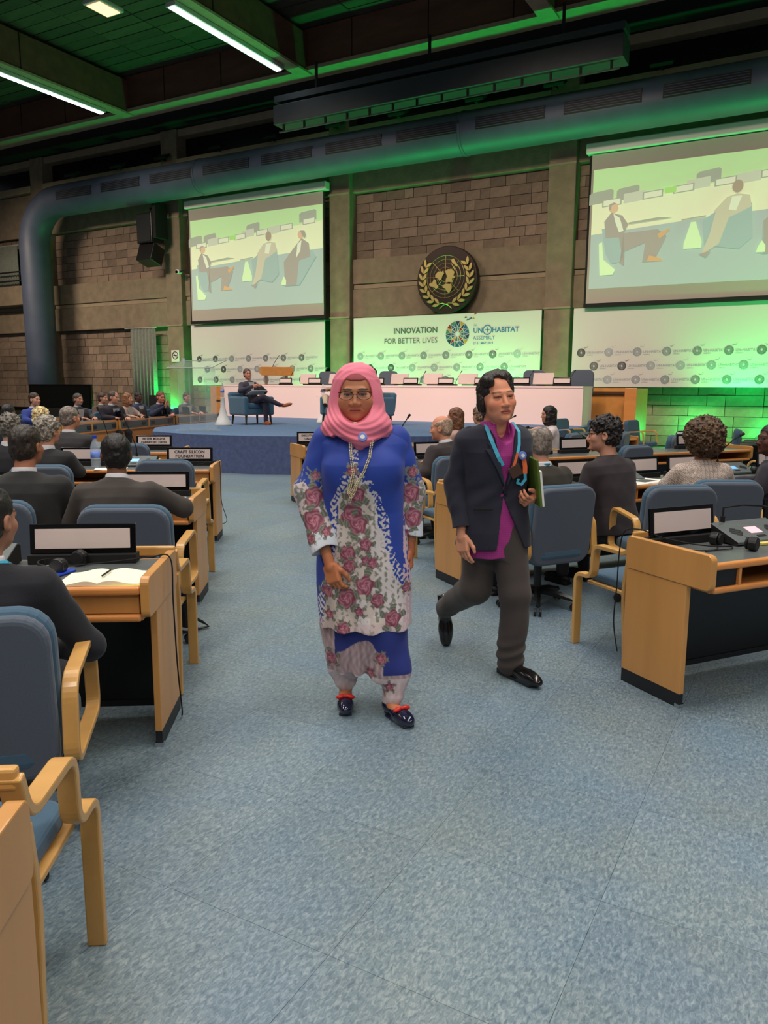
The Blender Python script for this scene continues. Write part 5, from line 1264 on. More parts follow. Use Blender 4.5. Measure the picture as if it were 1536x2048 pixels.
# stage
armchair('teal armchair of the man with crossed legs on stage', W(-11.30, 14.10, DH), RZ+PI+1.25)
AR = RZ+PI+1.25
p_ = W(-11.27, 14.05, 0)
seated('man in dark blue suit and open white shirt with crossed legs in a teal armchair', (p_[0], p_[1]), AR, (222, 150, 122), ('short', (70, 62, 56)), (52, 50, 66), lean=-.22, hy=-.25, hp=.0, hroll=.12, res=.009, s=1.02, front=True, spec=1,
       cross=True, shoes=(168, 96, 54), lower=(52, 48, 60), arms=((.34, .10, .76, .10, .26, .86, -.8, .1, .2), (-.34, .06, .74, -.06, .26, .88, .8, .1, .2)), zoff=DH, seat=.47)
pc = thing('paper_sheets', 'white sheets on the lap of the man with crossed legs', 'paper', (p_[0]+.24*-math.sin(AR), p_[1]+.24*math.cos(AR), DH+.72), AR, rot=(.35, 0, AR))
MB().box((0, 0, 0), (.42, .3, .006)).build('sheet', 'paper', pc)
q_ = (-1.02, 18.2)
armchair('teal armchair of the man in beige trousers hidden behind the headscarf', (q_[0], q_[1], DH), 2.25)
seated('man in beige suit on stage mostly hidden behind the pink headscarf', (q_[0], q_[1]), 2.25, (96, 64, 48), ('short', (16, 14, 14)), (176, 160, 138), lean=-.1, res=.011, front=True, lower=(178, 162, 140), shoes=(60, 36, 26), zoff=DH, seat=.47, cross=True)
q_ = (-.28, 17.6)
armchair('teal armchair of the long-haired woman at the right of the stage group', (q_[0], q_[1], DH), 2.3)
seated('woman with black hair on stage half hidden behind the pink headscarf', (q_[0], q_[1]), 2.3, (120, 80, 60), ('long', (20, 16, 16)), (34, 32, 42), lean=-.05, res=.011, front=True, zoff=DH, seat=.47, s=1.03)
# far left audience beside the stage
PF = .10
rr_ = thing('audience_riser', 'low carpeted platform under the seats left of the stage', 'platform', (-7.5, 17.0, 0), 0)
MB().prism([(-5.5, -4.2), (1.5, -3.4), (2.2, -.2), (2.75, 3.2), (2.95, 3.9), (-5.5, 3.9)], 'z', 0, PF).build('platform', 'carpetd', rr_)
AZ = math.radians(-102)
def rowdesk(label, p, rz, L):
    t = thing('conference_desk', label, 'desk', (p[0], p[1], PF), rz, 'desks left of the stage')
    MB().box((0, -.25, .735), (L, .5, .03)).build('desk_top', 'lam', t); MB().box((0, .0, .74), (L, .04, .04)).build('front_edge', 'beechh', t)
    MB().box((0, .01, .645), (L, .02, .15)).build('socket_band', 'micg', t); MB().box((0, .0, .56), (L, .05, .03)).build('lower_rail', 'beechh', t)
    MB().box((0, -.02, .28), (L, .03, .54)).build('front_panel', 'beechh', t)
    n = max(2, round(L/1.1))
    for k in range(n+1): MB().box((-L/2+k*L/n, .02, .65), (.05, .03, .17)).build('divider', 'beech', t)
    for k in range(n):
        for q in (-.38, .38): MB().box((-L/2+(k+.5)*L/n+q, .022, .65), (.14, .012, .07)).build('speaker_slot', 'black', t)
    for q in (-1, 1): MB().box((q*(L/2-.02), -.25, .36), (.03, .46, .72)).build('leg_panel', 'beech', t)
    return t
rowdesk('front desk of the rows left of the stage, near section', (-5.60, 14.75), AZ+.05, 1.9)
rowdesk('front desk of the rows left of the stage, middle section', (-5.15, 16.85), AZ, 2.3)
rowdesk('front desk of the rows left of the stage, far section', (-4.62, 19.25), AZ, 2.4)
rowdesk('second desk of the rows left of the stage, near section', (-7.30, 15.2), AZ, 2.4)
rowdesk('second desk of the rows left of the stage, far section', (-6.70, 17.8), AZ, 2.6)
rowdesk('left edge desk of the rows left of the stage', (-8.3, 13.9), AZ+.3, 2.4)
for i, (x, y, lb) in enumerate([(-5.85, 14.4, 'before the young man in blue'), (-5.45, 15.9, 'before the bald man'), (-5.24, 16.9, 'before the woman with light hair'), (-5.06, 17.8, 'before the man with hand at chin'), (-4.82, 18.9, 'seen through the acrylic lectern'), (-4.62, 19.8, 'beside the trumpet table'),
        (-7.5, 14.6, 'on the second desk near the young man'), (-7.25, 15.6, 'on the second desk before the white-bearded man'), (-7.0, 16.9, 'on the second desk behind the bald man'), (-6.8, 17.8, 'on the second desk behind the light-haired woman'), (-8.5, 13.2, 'on the left edge desk, nearest'), (-8.3, 13.9, 'on the left edge desk, middle'), (-8.1, 14.6, 'on the left edge desk, farthest')]):
    plate('name_plate', 'small name plate '+lb, (x, y, PF+.752), AZ+PI+(.85 if i < 6 else .9), None, .42, .14, 'name plates left of the stage')
FA = math.radians(-125)
def aud(lb, px, D, **k):
    x = (px-768)/1560*D; seated(lb, (x, D), k.pop('rz', FA), res=.012, front=True, zoff=PF, **k)
    o = dup(sw0, (x, D, PF), k.get('rz', FA), 'swivel chair under the '+lb.split(' in ')[0].split(' with ')[0]+', left of the stage', 'swivel chairs left of the stage')
    o['label'] = 'swivel chair of the ' + ' '.join(lb.split()[:7])
aud('young man in bright blue suit with dark brown hair looking at the stage', 65, 14.6, skin=(214, 156, 128), hair=('short', (50, 32, 24)), jacket=(44, 62, 140), hy=.25, lean=-.05, s=1.03)
aud('man with short white beard and open white shirt, left of the stage', 151, 16.0, skin=(200, 142, 116), hair=('short', (70, 62, 58)), jacket=(60, 58, 62), hy=.1, beard=(190, 180, 170), s=1.0)
aud('balding man in dark suit with pale blue tie leaning on the front desk', 217, 16.1, skin=(214, 150, 124), hair=('receding', (80, 66, 58)), jacket=(40, 34, 44), hy=.35, lean=.12, tie='bluefolder', s=1.08, bulk=1.1)
aud('half-hidden person behind the balding man, left of the stage', 200, 17.6, skin=(220, 160, 134), hair=('short', (70, 50, 40)), jacket=(90, 70, 60), hy=.5)
aud('woman with long light brown hair beside the front desk', 250, 17.0, skin=(220, 160, 134), hair=('long', (146, 96, 62)), jacket=(190, 160, 146), hy=.4, bulk=.9)
aud('man with glasses and blue jacket behind the light-haired woman', 273, 19.2, skin=(104, 70, 54), hair=('short', (24, 20, 20)), jacket=(50, 60, 90), hy=-.1, spec=1)
aud('red-faced man in dark blue suit holding his hand to his chin', 313, 17.9, skin=(224, 142, 116), hair=('short', (120, 74, 50)), jacket=(40, 44, 66), hy=-.1, lean=.12, tie='woodd', arms=((.28, .14, .80, .02, .28, .98, -.2, .1, 1), (-.28, .16, .80, -.12, .36, .80)), s=1.05)
aud('man in grey suit seen through the clear acrylic lectern', 370, 19.4, skin=(204, 150, 124), hair=('short', (60, 52, 50)), jacket=(84, 84, 88), hy=-.1)
# ------------------------------------------------ the woman in the pink headscarf, walking towards the camera
def paint_roses(col, A, Z, roses, base=(176, 92, 116)):
    for a, z, r in roses:
        dx, dz = A-a, (Z-z)*.92; d = np.sqrt(dx*dx+dz*dz); th_ = np.arctan2(dz, dx); rad = r*(1+.12*np.sin(5*th_+a*50))
        m = d < rad; sw_ = .5+.5*np.sin(d*330+2.2*np.sin(3*th_+d*90)+th_*2)
        c = np.array((150, 66, 96.))[None]*(1-sw_[:, None])+np.array((206, 142, 152.))[None]*sw_[:, None]; col[m] = (c*(1-.25*(d/rad)[:, None]))[m]
        lf = (d >= rad) & (d < rad*1.55) & (np.sin(th_*5+a*90) > .1); g_ = np.array((112, 116, 102.))+20*np.sin(d*500)[:, None]; col[lf] = g_[lf]
    return col
def ap(x, y): return ((x-768)/430+.10, .43+(1245-y)*.00244)
WROSE = [ap(x, y)+(r/430,) for x, y, r in ((707, 939, 10), (714, 984, 17), (706, 1024, 21), (718, 1040, 17), (732, 1077, 12), (697, 1095, 15), (700, 1118, 12), (734, 1108, 10), (746, 1112, 10), (731, 1155, 18), (695, 1180, 18), (756, 1184, 13), (786, 1220, 16), (656, 1170, 12), (688, 1239, 13), (814, 1166, 9), (720, 1205, 9), (660, 1215, 9))]
BLUE = np.array((27, 60, 156.))
def floral(x, y, z):
    A, Z = -x, z; n1 = nz(x, z, y, 38, .4); n2 = nz(x*1.3, z, y, 120, 1.3); n3 = nz(z, x, y, 230, 2.)
    Lb = np.interp(Z, [.43, .60, .66, .83, 1.03, 1.13, 1.20], [-.22, -.20, -.17, -.145, -.13, -.085, -.035]); Rb = np.interp(Z, [.43, .57, .66, .83, 1.03, 1.13, 1.20], [.30, .25, .18, .12, .085, .03, -.03])
    e = np.minimum(A-Lb, Rb-A)+.014*n1; front = y > -.06
    col = np.tile(BLUE, (len(x), 1)); col += n1[:, None]*4
    base = np.array((198, 184, 176.))[None]+n1[:, None]*14; gl = (n2 > .35)[:, None]; base = np.where(gl, np.array((136, 138, 128.))[None]+n3[:, None]*16, base)
    wht = (A > .03+.1*n1); base = np.where((wht & (n2 < .2))[:, None], np.array((214, 206, 206.))[None], base)
    col = np.where((front & (e > .022))[:, None], base, col)
    edge = front & (e > -.012) & (e <= .034) & (n3+.6*n2 > .05); col[edge] = (204, 198, 200)
    side = (A > .19) & (Z < 1.02) & (n2 > -.2); col[side] = (206, 176, 184)
    hem = (Z < .47) & front; col[hem] = col[hem]*.6+np.array((206, 176, 178.))*.4
    return paint_roses(col, np.where(front, A, 9), Z, WROSE)
def sleeve_col(roses):
    def f(x, y, z):
        n1 = nz(x, z, y, 40, .9); n2 = nz(x, z, y, 130, .3); t = z+.03*n1; col = np.tile(BLUE, (len(x), 1))+n1[:, None]*4
        base = np.array((206, 190, 190.))[None]+n1[:, None]*12; base = np.where((n2 > .25)[:, None], np.array((128, 132, 128.))[None], base)
        base = np.where((t < .93)[:, None], np.array((212, 218, 226.))[None]-(n2 > .7)[:, None]*30, base)
        m = (t < 1.10) | ((t < 1.17) & (n2 > .25)); col = np.where(m[:, None], base, col); return paint_roses(col, -x, z, roses)
    return f
def woman():
    t = thing('person', 'woman in pink headscarf, blue floral tunic and pearl necklace walking towards the camera', 'person', (-.10, 3.60, 0), PI)
    sk = (184, 122, 88); c = np.array([.030, .03, 1.514]); HR = rotm(-.02, -.03, .015); s, w = 1.0, 1.10
    b = Sculpt(); head_prims(b, c, HR, s, w, np.array([.015, -.02, 1.36]))
    b.ell(c+HR @ np.array([0, .03, -.055]), (.066, .06, .05), HR, .03)
    for q in (-1, 1):
        b.ell(c+HR @ np.array([q*.043, .052, -.038]), (.034, .034, .034), HR, .02); b.ell(c+HR @ np.array([q*.0155, .098, -.040]), (.011, .011, .009), HR, .008)
        b.cone(c+HR @ np.array([q*.023, .100, -.045]), c+HR @ np.array([q*.038, .090, -.068]), .0018, .0018, .006, 's')
    hd = b.mesh(.0024, colf=head_col(c, HR, s, w, sk, lip=(184, 98, 84), brow=(50, 34, 26)))
    core = Sculpt(); core.loft((0, 0, 0), I3, [.55, .8, 1.0, 1.3, 1.38], [.15, .15, .13, .14, .06], [.10, .11, .10, .08, .05]); core.cone((.015, -.01, 1.33), (.015, 0, 1.42), .05, .05)
    for q, X, Y in ((1, .085, -.02), (-1, -.135, .10)): core.chain([(q*.07, 0, .6), (X*.8, Y*.5, .35), (X, Y-.01, .07)], [.07, .045, .032], .02)
    RA = [(.165, 0, 1.30), (.248, .02, 1.07), (.165, .15, .80)]; LA = [(-.150, 0, 1.30), (-.222, -.03, 1.06), (-.228, .0, .83)]
    for A_ in (RA, LA): core.chain(A_, [.05, .038, .026], .01)
    h1 = Sculpt(); hand_prims(h1, (.150, .165, .755), hand_frame((-.28, .22, -1), (.55, .8, .1)), -1, (.55, .65, .7, .8), .03, .98, .9)
    h2 = Sculpt(); hand_prims(h2, (-.226, .01, .79), hand_frame((-.02, .12, -1), (-1, .1, 0)), 1, (.5, .6, .7, .75), .03, .95, .9)
    np_obj('body', join([hd, core.mesh(.008, colf=solid(sk)), h1.mesh(.0028, colf=solid((196, 122, 82))), h2.mesh(.0028, colf=solid((176, 104, 72)))]), 'skin', t)
    eyes_obj(t, c, HR, s, w); glasses(t, c, HR, s*1.04, w*1.06, 'gframe', True, False)
    # tunic
    tu = Sculpt(); tu.loft((0, 0, 0), I3, [.425, .50, .62, .80, .98, 1.10, 1.20, 1.29, 1.345, 1.385], [.212, .218, .222, .214, .196, .192, .196, .186, .145, .07], [.165, .165, .168, .160, .150, .158, .158, .128, .10, .065],
                         cx=[-.02, -.012, -.005, 0, 0, 0, 0, 0, 0, .01], cy=[.03, .02, .01, .01, .01, .02, .02, 0, -.01, -.015], pw=2.35)
    tu.ell((.075, .12, 1.17), (.085, .06, .08), I3, .05); tu.ell((-.075, .12, 1.17), (.085, .06, .08), I3, .05); tu.ell((.160, 0, 1.285), (.065, .075, .065), I3, .05); tu.ell((-.148, 0, 1.285), (.065, .075, .065), I3, .05)
    def dsp(x, y, z): a = np.arctan2(x, y); return .006*np.sin(a*9+2*np.sin(z*7))*np.clip((1.05-z)/.5, 0, 1)+.0035*nz(x, y, z, 20, .5)
    body_ = tu.mesh(.0036, disp=dsp, colf=floral)
    sl = []
    for A_, rs, side in ((RA, [(-.215-.0, 1.145, .018), (-.222, 1.05, .042), (-.222, .945, .046), (-.235, .865, .022), (-.16, .90, .02)], 1), (LA, [(.232, 1.16, .022), (.225, 1.06, .042), (.235, .945, .042), (.20, .87, .02)], -1)):
        q = Sculpt(); e = np.array(A_[2]); wc_ = e+(e-np.array(A_[1]))*.10
        q.chain([A_[0], A_[1], tuple(wc_)], [.074, .072, .064] if side > 0 else [.072, .066, .056], .03)
        d = (e-np.array(A_[1])); d /= np.linalg.norm(d); q.cone(wc_+d*.035, wc_+d*.14, .095, .095, .002, 's'); q.cone(wc_-d*.03, wc_+d*.1, .048, .058, .004, 's')
        sl.append(q.mesh(.0036, disp=wr_disp(.006, 20, side+2.), colf=sleeve_col(rs)))
    np_obj('tunic', join([body_]+sl), 'fabric', t)
    # long skirt
    k = Sculpt(); k.loft((0, 0, 0), I3, [.20, .32, .45, .60], [.165, .185, .19, .18], [.12, .135, .14, .12], cx=[-.02, -.01, -.005, 0], cy=[.01, .01, 0, 0], k=.04)
    k.chain([(.10, -.02, .42), (.092, -.02, .22), (.085, -.02, .135)], [.11, .075, .060], .05); k.chain([(-.09, .06, .42), (-.14, .09, .22), (-.138, .105, .105)], [.12, .085, .066], .05)
    k.ell((-.03, .10, .10), (.075, .2, .075), I3, .03, 's')
    def skc(x, y, z):
        n1 = nz(x, z, y, 30, .2); n2 = nz(x*2, z*.6, y, 110, .8); col = np.tile(np.array((28, 44, 122.)), (len(x), 1))
        base = np.array((170, 146, 150.))[None]+n2[:, None]*26; base = np.where((z < .20)[:, None], np.array((206, 190, 192.))[None]+n2[:, None]*10, base)
        A = -x; m = (z+.03*n1+.05*np.abs(A+.02)*0 < .335+.05*np.cos(A*22)) | (A < -.13); m &= ~((A > .10) & (z > .22)); col[m] = base[m]; return paint_roses(col, A, z, [(-.15, .27, .03), (.09, .30, .025), (.04, .22, .02), (.13, .16, .02)])
    np_obj('skirt', k.mesh(.0042, disp=lambda x, y, z: .007*np.sin(np.arctan2(x, y)*11+z*14)*np.clip((.45-z)*4, 0, 1), colf=skc), 'fabric', t)
    for X, Y, ya, lb in ((.085, .02, .05, 'navy pump with red bow, planted'), (-.158, .165, .55, 'navy pump with red bow, stepping forward')):
        R = rotm(ya); o = np.array([X, Y, 0.]); P = lambda p: o+R @ np.array(p, float)
        so = Sculpt(); so.ell(P((0, .06, .034)), (.042, .085, .036), R, .02); so.ell(P((0, -.045, .048)), (.034, .06, .036), R, .02); so.box(P((0, .035, .006)), (.026, .080, .001), R, .005)
        so.cone(P((0, -.075, .035)), P((0, -.078, .008)), .020, .013, .01); so.ell(P((0, -.02, .078)), (.030, .075, .034), R, .004, 's')
        sh_ = np_obj('shoe', so.mesh(.003, colf=solid((22, 26, 52))), mat('glossy_navy_leather', (22, 26, 52), .15, coat=.6), t)
        bo = Sculpt(); 
        for q in (-1, 1): bo.ell(P((q*.024, .055, .072)), (.022, .012, .011), R @ rotm(0, 0, q*.25), .006)
        bo.ell(P((0, .055, .074)), (.007, .009, .008), R, .004); np_obj('bow', bo.mesh(.0022, colf=solid((200, 40, 30))), 'red', sh_)
        ft = Sculpt(); ft.cone(P((0, -.05, .13)), P((0, -.03, .06)), .031, .03, .01); ft.ell(P((0, .0, .05)), (.028, .06, .022), R, .015); np_obj('foot', ft.mesh(.004, colf=solid((190, 122, 84))), 'skin', t)
    # headscarf
    hj = Sculpt(); hj.loft((.03, 0, 0), I3, [1.33, 1.37, 1.42, 1.47, 1.53, 1.58, 1.62, 1.645, 1.658], [.150, .150, .137, .128, .119, .108, .088, .062, .03], [.14, .135, .125, .120, .122, .118, .098, .070, .03], cy=[.02, .015, .0, -.005, -.008, -.01, -.01, -.01, -.01], pw=2.1)
    hj.ell((.02, .045, 1.378), (.150, .125, .062), I3, .04); hj.ell((.012, .110, 1.338), (.082, .052, .050), rotm(0, .2, .1), .04); hj.ell((.004, .135, 1.310), (.045, .040, .040), rotm(0, .2, .1), .03); hj.ell((.14, .02, 1.365), (.06, .07, .03), rotm(0, 0, .5), .03)
    hj.ell((-.075, .06, 1.385), (.06, .07, .035), rotm(0, 0, -.6), .03)
    hj.ell((.030, .150, 1.497), (.083, .155, .113), I3, .006, 's')
    def hd_(x, y, z): r_ = np.sqrt((x-.03)**2+(z-1.50)**2); return .003*np.sin(r_*120+x*34)*np.clip((1.43-z)*9, 0, 1)*np.clip(y*15, 0, 1)+.003*nz(x, y, z, 26, .2)+.0016*np.sin(r_*260+3*x*20)*np.clip((r_-.10)*30, 0, 1)
    np_obj('headscarf', hj.mesh(.003, disp=hd_, colf=cloth_col((236, 124, 146), 5)), 'fabric', t)
    uc = Sculpt(); uc.ell(c+np.array([0, -.012, .040]), (.084, .100, .080), HR, .01)
    np_obj('under_scarf', uc.mesh(.004, cut=lambda x, y, z: 1.574+.35*(x-.03)**2*10-z, colf=solid((150, 62, 66))), 'fabric', t)
    # pearls, badge, brooch
    pr = MB(); rs = random.Random(3)
    def chest(a, z): return np.interp(z, [.98, 1.05, 1.12, 1.2, 1.28, 1.32], [.170, .178, .188, .186, .165, .15])+.004
    for pts in ([(.052, 1.30), (.047, 1.24), (.037, 1.17), (.050, 1.11), (.060, 1.07)], [(-.045, 1.31), (-.035, 1.24), (-.008, 1.17), (.025, 1.12), (.052, 1.07)], [(.062, 1.10), (.050, 1.06), (.055, 1.03)], [(.02, 1.13), (.03, 1.09), (.05, 1.05)]):
        for i in range(len(pts)-1):
            a, b = np.array(pts[i]), np.array(pts[i+1]); n = max(2, int(np.linalg.norm(b-a)/.0065))
            for j in range(n):
                p = a+(b-a)*j/n
                for o_ in (-.004, .004):
                    q = Vector((p[0]+o_, chest(p[0], p[1])+.002, p[1]+rs.uniform(-.001, .001))); r = .0042
                    pr.add([q+Vector(v)*r for v in ((1, 0, 0), (-1, 0, 0), (0, 1, 0), (0, -1, 0), (0, 0, 1), (0, 0, -1))], [(0, 2, 4), (2, 1, 4), (1, 3, 4), (3, 0, 4), (2, 0, 5), (1, 2, 5), (3, 1, 5), (0, 3, 5)])
    o = pr.build('pearl_necklace', 'pearl', t, smooth=True); o['kind'] = 'stuff'
    bd = MB().cyl((-.004, .160, 1.322), (-.004, .186, 1.330), .020, n=20).build('round_badge', 'badge', t, bev=.002); MB().cyl((-.004, .185, 1.3296), (-.004, .188, 1.3305), .010, n=14).build('badge_print', 'white', bd)
    MB().box((.030, .150, 1.388), (.018, .008, .010)).build('brooch', 'pearl', t, bev=.003)
    return t
woman()
# ------------------------------------------------ the man in the navy blazer, mid-stride
def man():
    ro_, th_ = np.array([.58, 4.06, 0.]), PI+.22
    t = thing('person', 'man in navy blazer over magenta shirt with cyan lanyard, walking and holding a green folder', 'person', tuple(ro_), th_)
    Rw = rotm(th_).T
    def Lc(p): return Rw @ (np.array(p, float)-ro_)
    sk = (222, 150, 116); HR = Rw @ rotm(PI+.25, .08, .10); c = Lc((.578, 3.99, 1.492)); s, w = 1.06, 1.04
    neck = Lc((.575, 4.03, 1.34)); b = Sculpt(); head_prims(b, c, HR, s, w, neck); hdm = b.mesh(.0025, colf=head_col(c, HR, s, w, sk, brow=(120, 84, 62), lip=(190, 104, 88)))
    shR, shL = Lc((.435, 4.02, 1.278)), Lc((.710, 4.12, 1.285)); elR, wrR = Lc((.372, 4.04, 1.05)), Lc((.405, 3.95, .825)); elL, wrL = Lc((.775, 4.20, 1.07)), Lc((.80, 4.06, .985))
    hipc = Lc((.60, 4.06, .84)); core = Sculpt(); core.loft((0, 0, 0), I3, [.70, .9, 1.1, 1.28, 1.36], [.13, .125, .13, .14, .06], [.09, .09, .09, .07, .05]); core.cone(neck-np.array([0, 0, .05]), neck+np.array([0, 0, .03]), .05, .05)
    knF, anF = Lc((.70, 3.98, .46)), Lc((.69, 3.99, .09)); knB, anB = Lc((.50, 4.08, .47)), Lc((.375, 4.48, .24))
    for kk in ((Lc((.66, 4.06, .80)), knF, anF), (Lc((.53, 4.08, .80)), knB, anB)): core.chain(kk, [.08, .05, .034], .02)
    core.chain([shR, elR, wrR], [.045, .035, .024], .01); core.chain([shL, elL, wrL], [.045, .035, .024], .01)
    h1 = Sculpt(); hand_prims(h1, wrR+np.array([0, .0, -.03]), hand_frame(Rw @ np.array([.10, -.16, -1]), Rw @ np.array([-.75, -.6, .1])), -1, (.28, .36, .42, .5), .07, 1.0, .2)
    h2 = Sculpt(); hand_prims(h2, wrL+Rw @ np.array([0, -.035, -.01]), hand_frame(Rw @ np.array([-.55, -.75, -.12]), Rw @ np.array([.35, -.55, -.8])), 1, (.8, .85, .9, .95), .02, 1.0, .8)
    np_obj('body', join([hdm, core.mesh(.008, colf=solid(sk)), h1.mesh(.0028, colf=solid((222, 156, 122))), h2.mesh(.0028, colf=solid((206, 138, 106)))]), 'skin', t)
    eyes_obj(t, c, HR, s*.97, w, (40, 26, 18))
    el = Sculpt()
    for q in (-1, 1): el.ell(c+HR @ (np.array([q*.031*w, .0795, .0088])*s), (.0172*s, .0106*s, .0085*s), HR, .003)
    np_obj('eyelid', el.mesh(.0015, colf=solid((206, 136, 104))), 'skin', t)
    ctr = Lc((.585, 4.05, 0)); cx0, cy0 = ctr[0], ctr[1]
    # shirt
    sh = Sculpt(); sh.loft((0, 0, 0), I3, [.665, .75, .9, 1.05, 1.2, 1.30, 1.35, 1.37], [.165, .168, .155, .150, .168, .15, .09, .066], [.112, .115, .105, .105, .118, .10, .08, .07], cx=[cx0]*8, cy=[cy0+.012]*8, pw=2.3); sh.ell((cx0-.012, cy0+.12, 1.350), (.050, .08, .082), I3, .008, 's')
    def shc(x, y, z): k = (np.sin(x*620)*.5+np.sin(z*560)*.5)[:, None]; return np.array((158, 40, 124.))[None]+k*16+nz(x, y, z, 20, 1.)[:, None]*6
    np_obj('shirt', sh.mesh(.004, disp=wr_disp(.0035, 26, 2), colf=shc), 'fabric', t)
    co = Sculpt(); co.loft(neck, rotm(0, .12), [-.035, 0, .032], [.088, .078, .074], [.078, .072, .068], k=.01); co.ell(neck+np.array([-.012, .09, .01]), (.048, .08, .10), I3, .01, 's')
    np_obj('collar', co.mesh(.003, colf=shc), 'fabric', t)
    # blazer
    bz = Sculpt(); bz.loft((0, 0, 0), I3, [.715, .80, .92, 1.03, 1.13, 1.22, 1.29, 1.335, 1.355], [.205, .200, .178, .172, .184, .196, .182, .130, .088], [.150, .146, .128, .122, .132, .136, .115, .088, .075], cx=[cx0]*9, cy=[cy0]*9, pw=2.4)
    bz.ell(shR, (.066, .074, .062), I3, .06); bz.ell(shL, (.066, .074, .062), I3, .06)
    bx = cx0-.005
    def cutf(x, y, z):
        up_ = .004+np.clip(z-1.045, 0, 1)*.245; lo_ = .002+np.clip(.985-z, 0, 1)*.30
        wd_ = np.where(z > 1.03, up_, np.where(z < .985, lo_, -.01)); off = np.where(z < .985, -(.985-z)*.16, 0)
        return np.minimum(wd_-np.abs(x-bx-off), y-cy0-.02)
    bt = bz.mesh(.0036, disp=lambda x, y, z: .005*nz(x, y, z, 15, 1.2)+.004*np.sin((z+x*.8)*52)*np.exp(-((z-1.0)/.07)**2), cut=cutf, colf=cloth_col((32, 34, 48), 4))
    ar = Sculpt(); ar.chain([shR, elR, tuple(wrR+(wrR-elR)*.20)], [.066, .058, .046], .03); dR = (wrR-elR)/np.linalg.norm(wrR-elR); ar.cone(wrR+dR*.065, wrR+dR*.17, .08, .08, .002, 's')
    al = Sculpt(); al.chain([shL, elL, tuple(wrL)], [.066, .058, .046], .03)
    np_obj('blazer', join([bt, ar.mesh(.0036, disp=wr_disp(.006, 24, 1), colf=cloth_col((30, 32, 46), 4)), al.mesh(.0045, disp=wr_disp(.006, 24, 2), colf=cloth_col((30, 32, 46), 4))]), 'cloth', t)
    def fy(z): return cy0+np.interp(z, [.9, 1.03, 1.13, 1.22, 1.29, 1.34], [.130, .124, .133, .136, .112, .08])
    for q in (-1, 1):
        lp_ = MB(); pts = [(bx+q*.004, 1.045), (bx+q*.045, 1.13), (bx+q*.095, 1.22), (bx+q*.105, 1.235), (bx+q*.080, 1.24), (bx+q*.092, 1.27), (bx+q*.07, 1.335), (bx+q*.055, 1.30), (bx+q*.030, 1.16)]
        fr_ = [(x, fy(z)+.024-abs(x-bx)*.22, z) for x, z in pts]; bk = [(x, y-.030, z) for x, y, z in fr_]; n = len(pts); f_ = [tuple(range(n)), tuple(range(2*n-1, n-1, -1))]+[(i, i+n, (i+1) % n+n, (i+1) % n) for i in range(n)]
        lp_.add(fr_+bk, f_).build('lapel', mat('navy_lapel', (38, 40, 56), .85), t)
    MB().cyl((bx-.004, fy(1.03)-.0, 1.015), (bx-.004, fy(1.03)+.012, 1.015), .011, n=12).build('button', 'black', t)
    MB().box((bx+.115, fy(.92)+.004, .93), (.10, .012, .012), rz=-.35).build('pocket_flap', 'blackm', t)
    # trousers
    tr = Sculpt(); tr.loft((0, 0, 0), I3, [.66, .74, .84, .92], [.155, .165, .160, .14], [.12, .125, .12, .10], cx=[hipc[0]]*4, cy=[hipc[1]]*4, k=.04)
    tr.chain([Lc((.665, 4.06, .78)), knF, tuple(anF+np.array([0, 0, -.01]))], [.105, .082, .074], .03); tr.chain([Lc((.525, 4.08, .76)), knB, tuple(anB)], [.105, .084, .066], .03)
    np_obj('trousers', tr.mesh(.0042, disp=lambda x, y, z: .007*nz(x, y, z, 17, .3)+.006*np.sin(z*95+x*30)*np.exp(-((z-.14)/.07)**2), colf=cloth_col((66, 58, 54), 6)), 'cloth', t)
    def shoe(an, d, up_, name):
        d = np.array(d, float); d /= np.linalg.norm(d); u = np.array(up_, float); u -= d*(u@d); u /= np.linalg.norm(u); R = np.stack([np.cross(d, u), d, u], 1); P = lambda p: an+R @ np.array(p, float)
        so = Sculpt(); so.ell(P((0, .13, -.045)), (.046, .085, .036), R, .03); so.ell(P((0, 0, -.035)), (.040, .085, .045), R, .03); so.ell(P((0, .195, -.055)), (.034, .045, .026), R, .02); so.box(P((0, .085, -.078)), (.030, .100, .003), R, .006, .012); so.box(P((0, -.045, -.074)), (.030, .025, .010), R, .006, .008)
        np_obj(name, so.mesh(.003, colf=solid((22, 20, 20))), 'leather', t)
    shoe(anF, Rw @ np.array([.5, -.8, 0]), (0, 0, 1), 'shoe'); shoe(anB, Rw @ np.array([.05, -.25, -1]), Rw @ np.array([.1, -1, .25]), 'shoe')
    hm = hair_mesh(c, HR, s*1.02, w, 'side', (30, 22, 18), .0032); S2 = Sculpt()
    S2.ell(c+HR @ (np.array([.080, -.020, -.012])*s), (.014, .045, .052), HR, .02); S2.ell(c+HR @ (np.array([.058, .035, .082])*s), (.030, .062, .034), HR @ rotm(0, 0, .7), .02); S2.ell(c+HR @ (np.array([0, -.075, -.06])*s), (.06, .035, .06), HR, .02)
    m2 = S2.mesh(.0032, disp=lambda x, y, z: .004*vn(x, y, z*.3, 130, 1), colf=cloth_col((34, 26, 20), 8)); np_obj('hair', join([hm, m2]), 'hair', t)
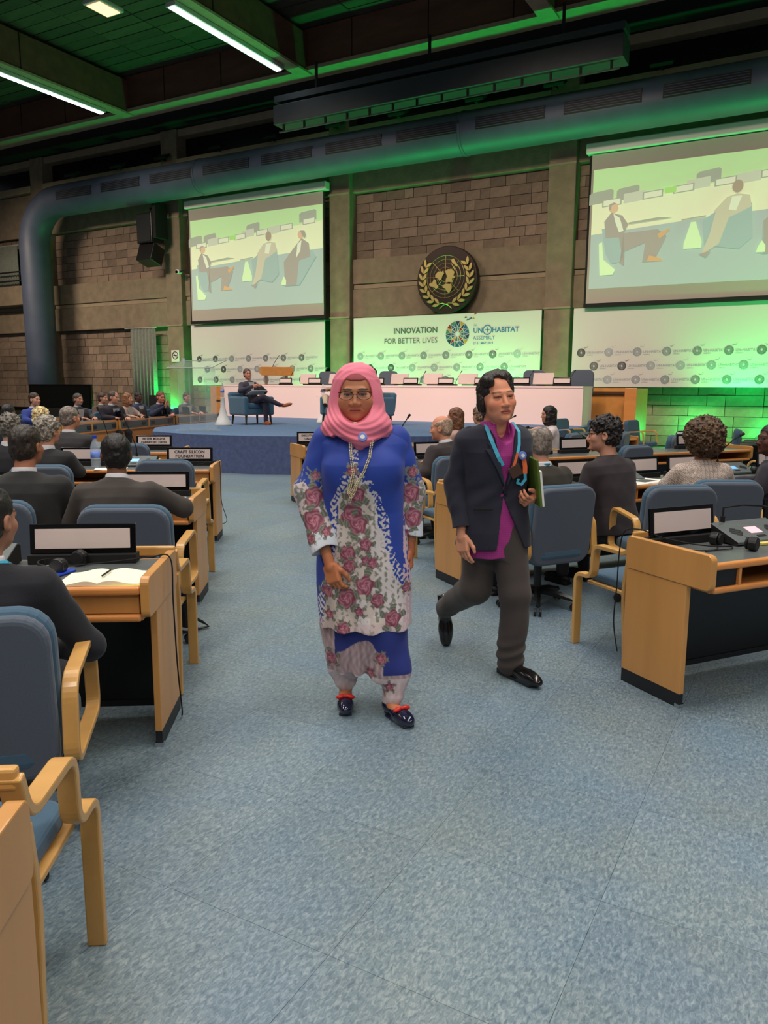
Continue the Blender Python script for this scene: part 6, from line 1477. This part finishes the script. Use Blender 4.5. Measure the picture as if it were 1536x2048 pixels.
    # lanyard, badge, ribbons
    def rib(name, pts, m, wd=.016):
        P_ = [Vector(p) for p in pts]; vs = []; 
        for i, p in enumerate(P_):
            d = (P_[min(i+1, len(P_)-1)]-P_[max(i-1, 0)]).normalized(); q = d.cross(Vector((0, 1, 0))).normalized()*wd/2; vs += [p-q, p+q, p+q+Vector((0, .003, 0)), p-q+Vector((0, .003, 0))]
        fs = []
        for i in range(len(P_)-1): fs += [(4*i+k, 4*i+4+k, 4*i+4+(k+1) % 4, 4*i+(k+1) % 4) for k in range(4)]
        MB().add(vs, fs).build(name, m, t)
    rib('lanyard', [(bx+.075, cy0+.02, 1.375), (bx+.088, fy(1.32)-.0, 1.335), (bx+.075, fy(1.28)+.010, 1.28), (bx+.045, fy(1.2)+.012, 1.20), (bx+.018, fy(1.16)+.010, 1.155)], 'cyan', .02)
    rib('lanyard', [(bx-.075, cy0+.02, 1.37), (bx-.082, fy(1.31), 1.325), (bx-.072, fy(1.26)+.008, 1.26), (bx-.058, fy(1.22)+.012, 1.22)], 'cyan', .016)
    rib('ribbon', [(bx-.058, fy(1.22)+.012, 1.22), (bx-.045, fy(1.17)+.014, 1.17), (bx-.03, fy(1.14)+.014, 1.14)], 'orange', .014)
    rib('ribbon', [(bx-.10, fy(1.18)-.005, 1.185), (bx-.108, fy(1.15)-.002, 1.145), (bx-.108, fy(1.13), 1.11)], 'orange', .024)
    rib('ribbon', [(bx-.108, fy(1.13), 1.11), (bx-.112, fy(1.1), 1.08), (bx-.09, fy(1.08)+.006, 1.055), (bx-.065, fy(1.08)+.01, 1.065), (bx-.07, fy(1.1)+.01, 1.085)], 'cyan', .016)
    MB().box((bx-.05, fy(1.14)+.016, 1.125), (.065, .006, .06), ry=.5).build('card_pouch', 'woodd', t, bev=.002)
    bd = MB().cyl((bx-.088, fy(1.2)-.012, 1.205), (bx-.088, fy(1.2)+.012, 1.205), .021, n=20).build('round_badge', 'badge', t, bev=.002); MB().cyl((bx-.088, fy(1.2), 1.205), (bx-.088, fy(1.2)+.015, 1.205), .010, n=14).build('badge_print', 'white', bd)
    return t
man()
fo = thing('green_folder', 'green folder with a white booklet held by the man in the navy blazer', 'folder', (.778, 3.985, 1.07), 0, rot=(.10, -.16, .16))
MB().box((0, 0, 0), (.012, .17, .25)).build('cover', 'green', fo, bev=.003); MB().box((.013, -.01, -.03), (.012, .15, .19)).build('booklet', 'paper', fo, bev=.002)
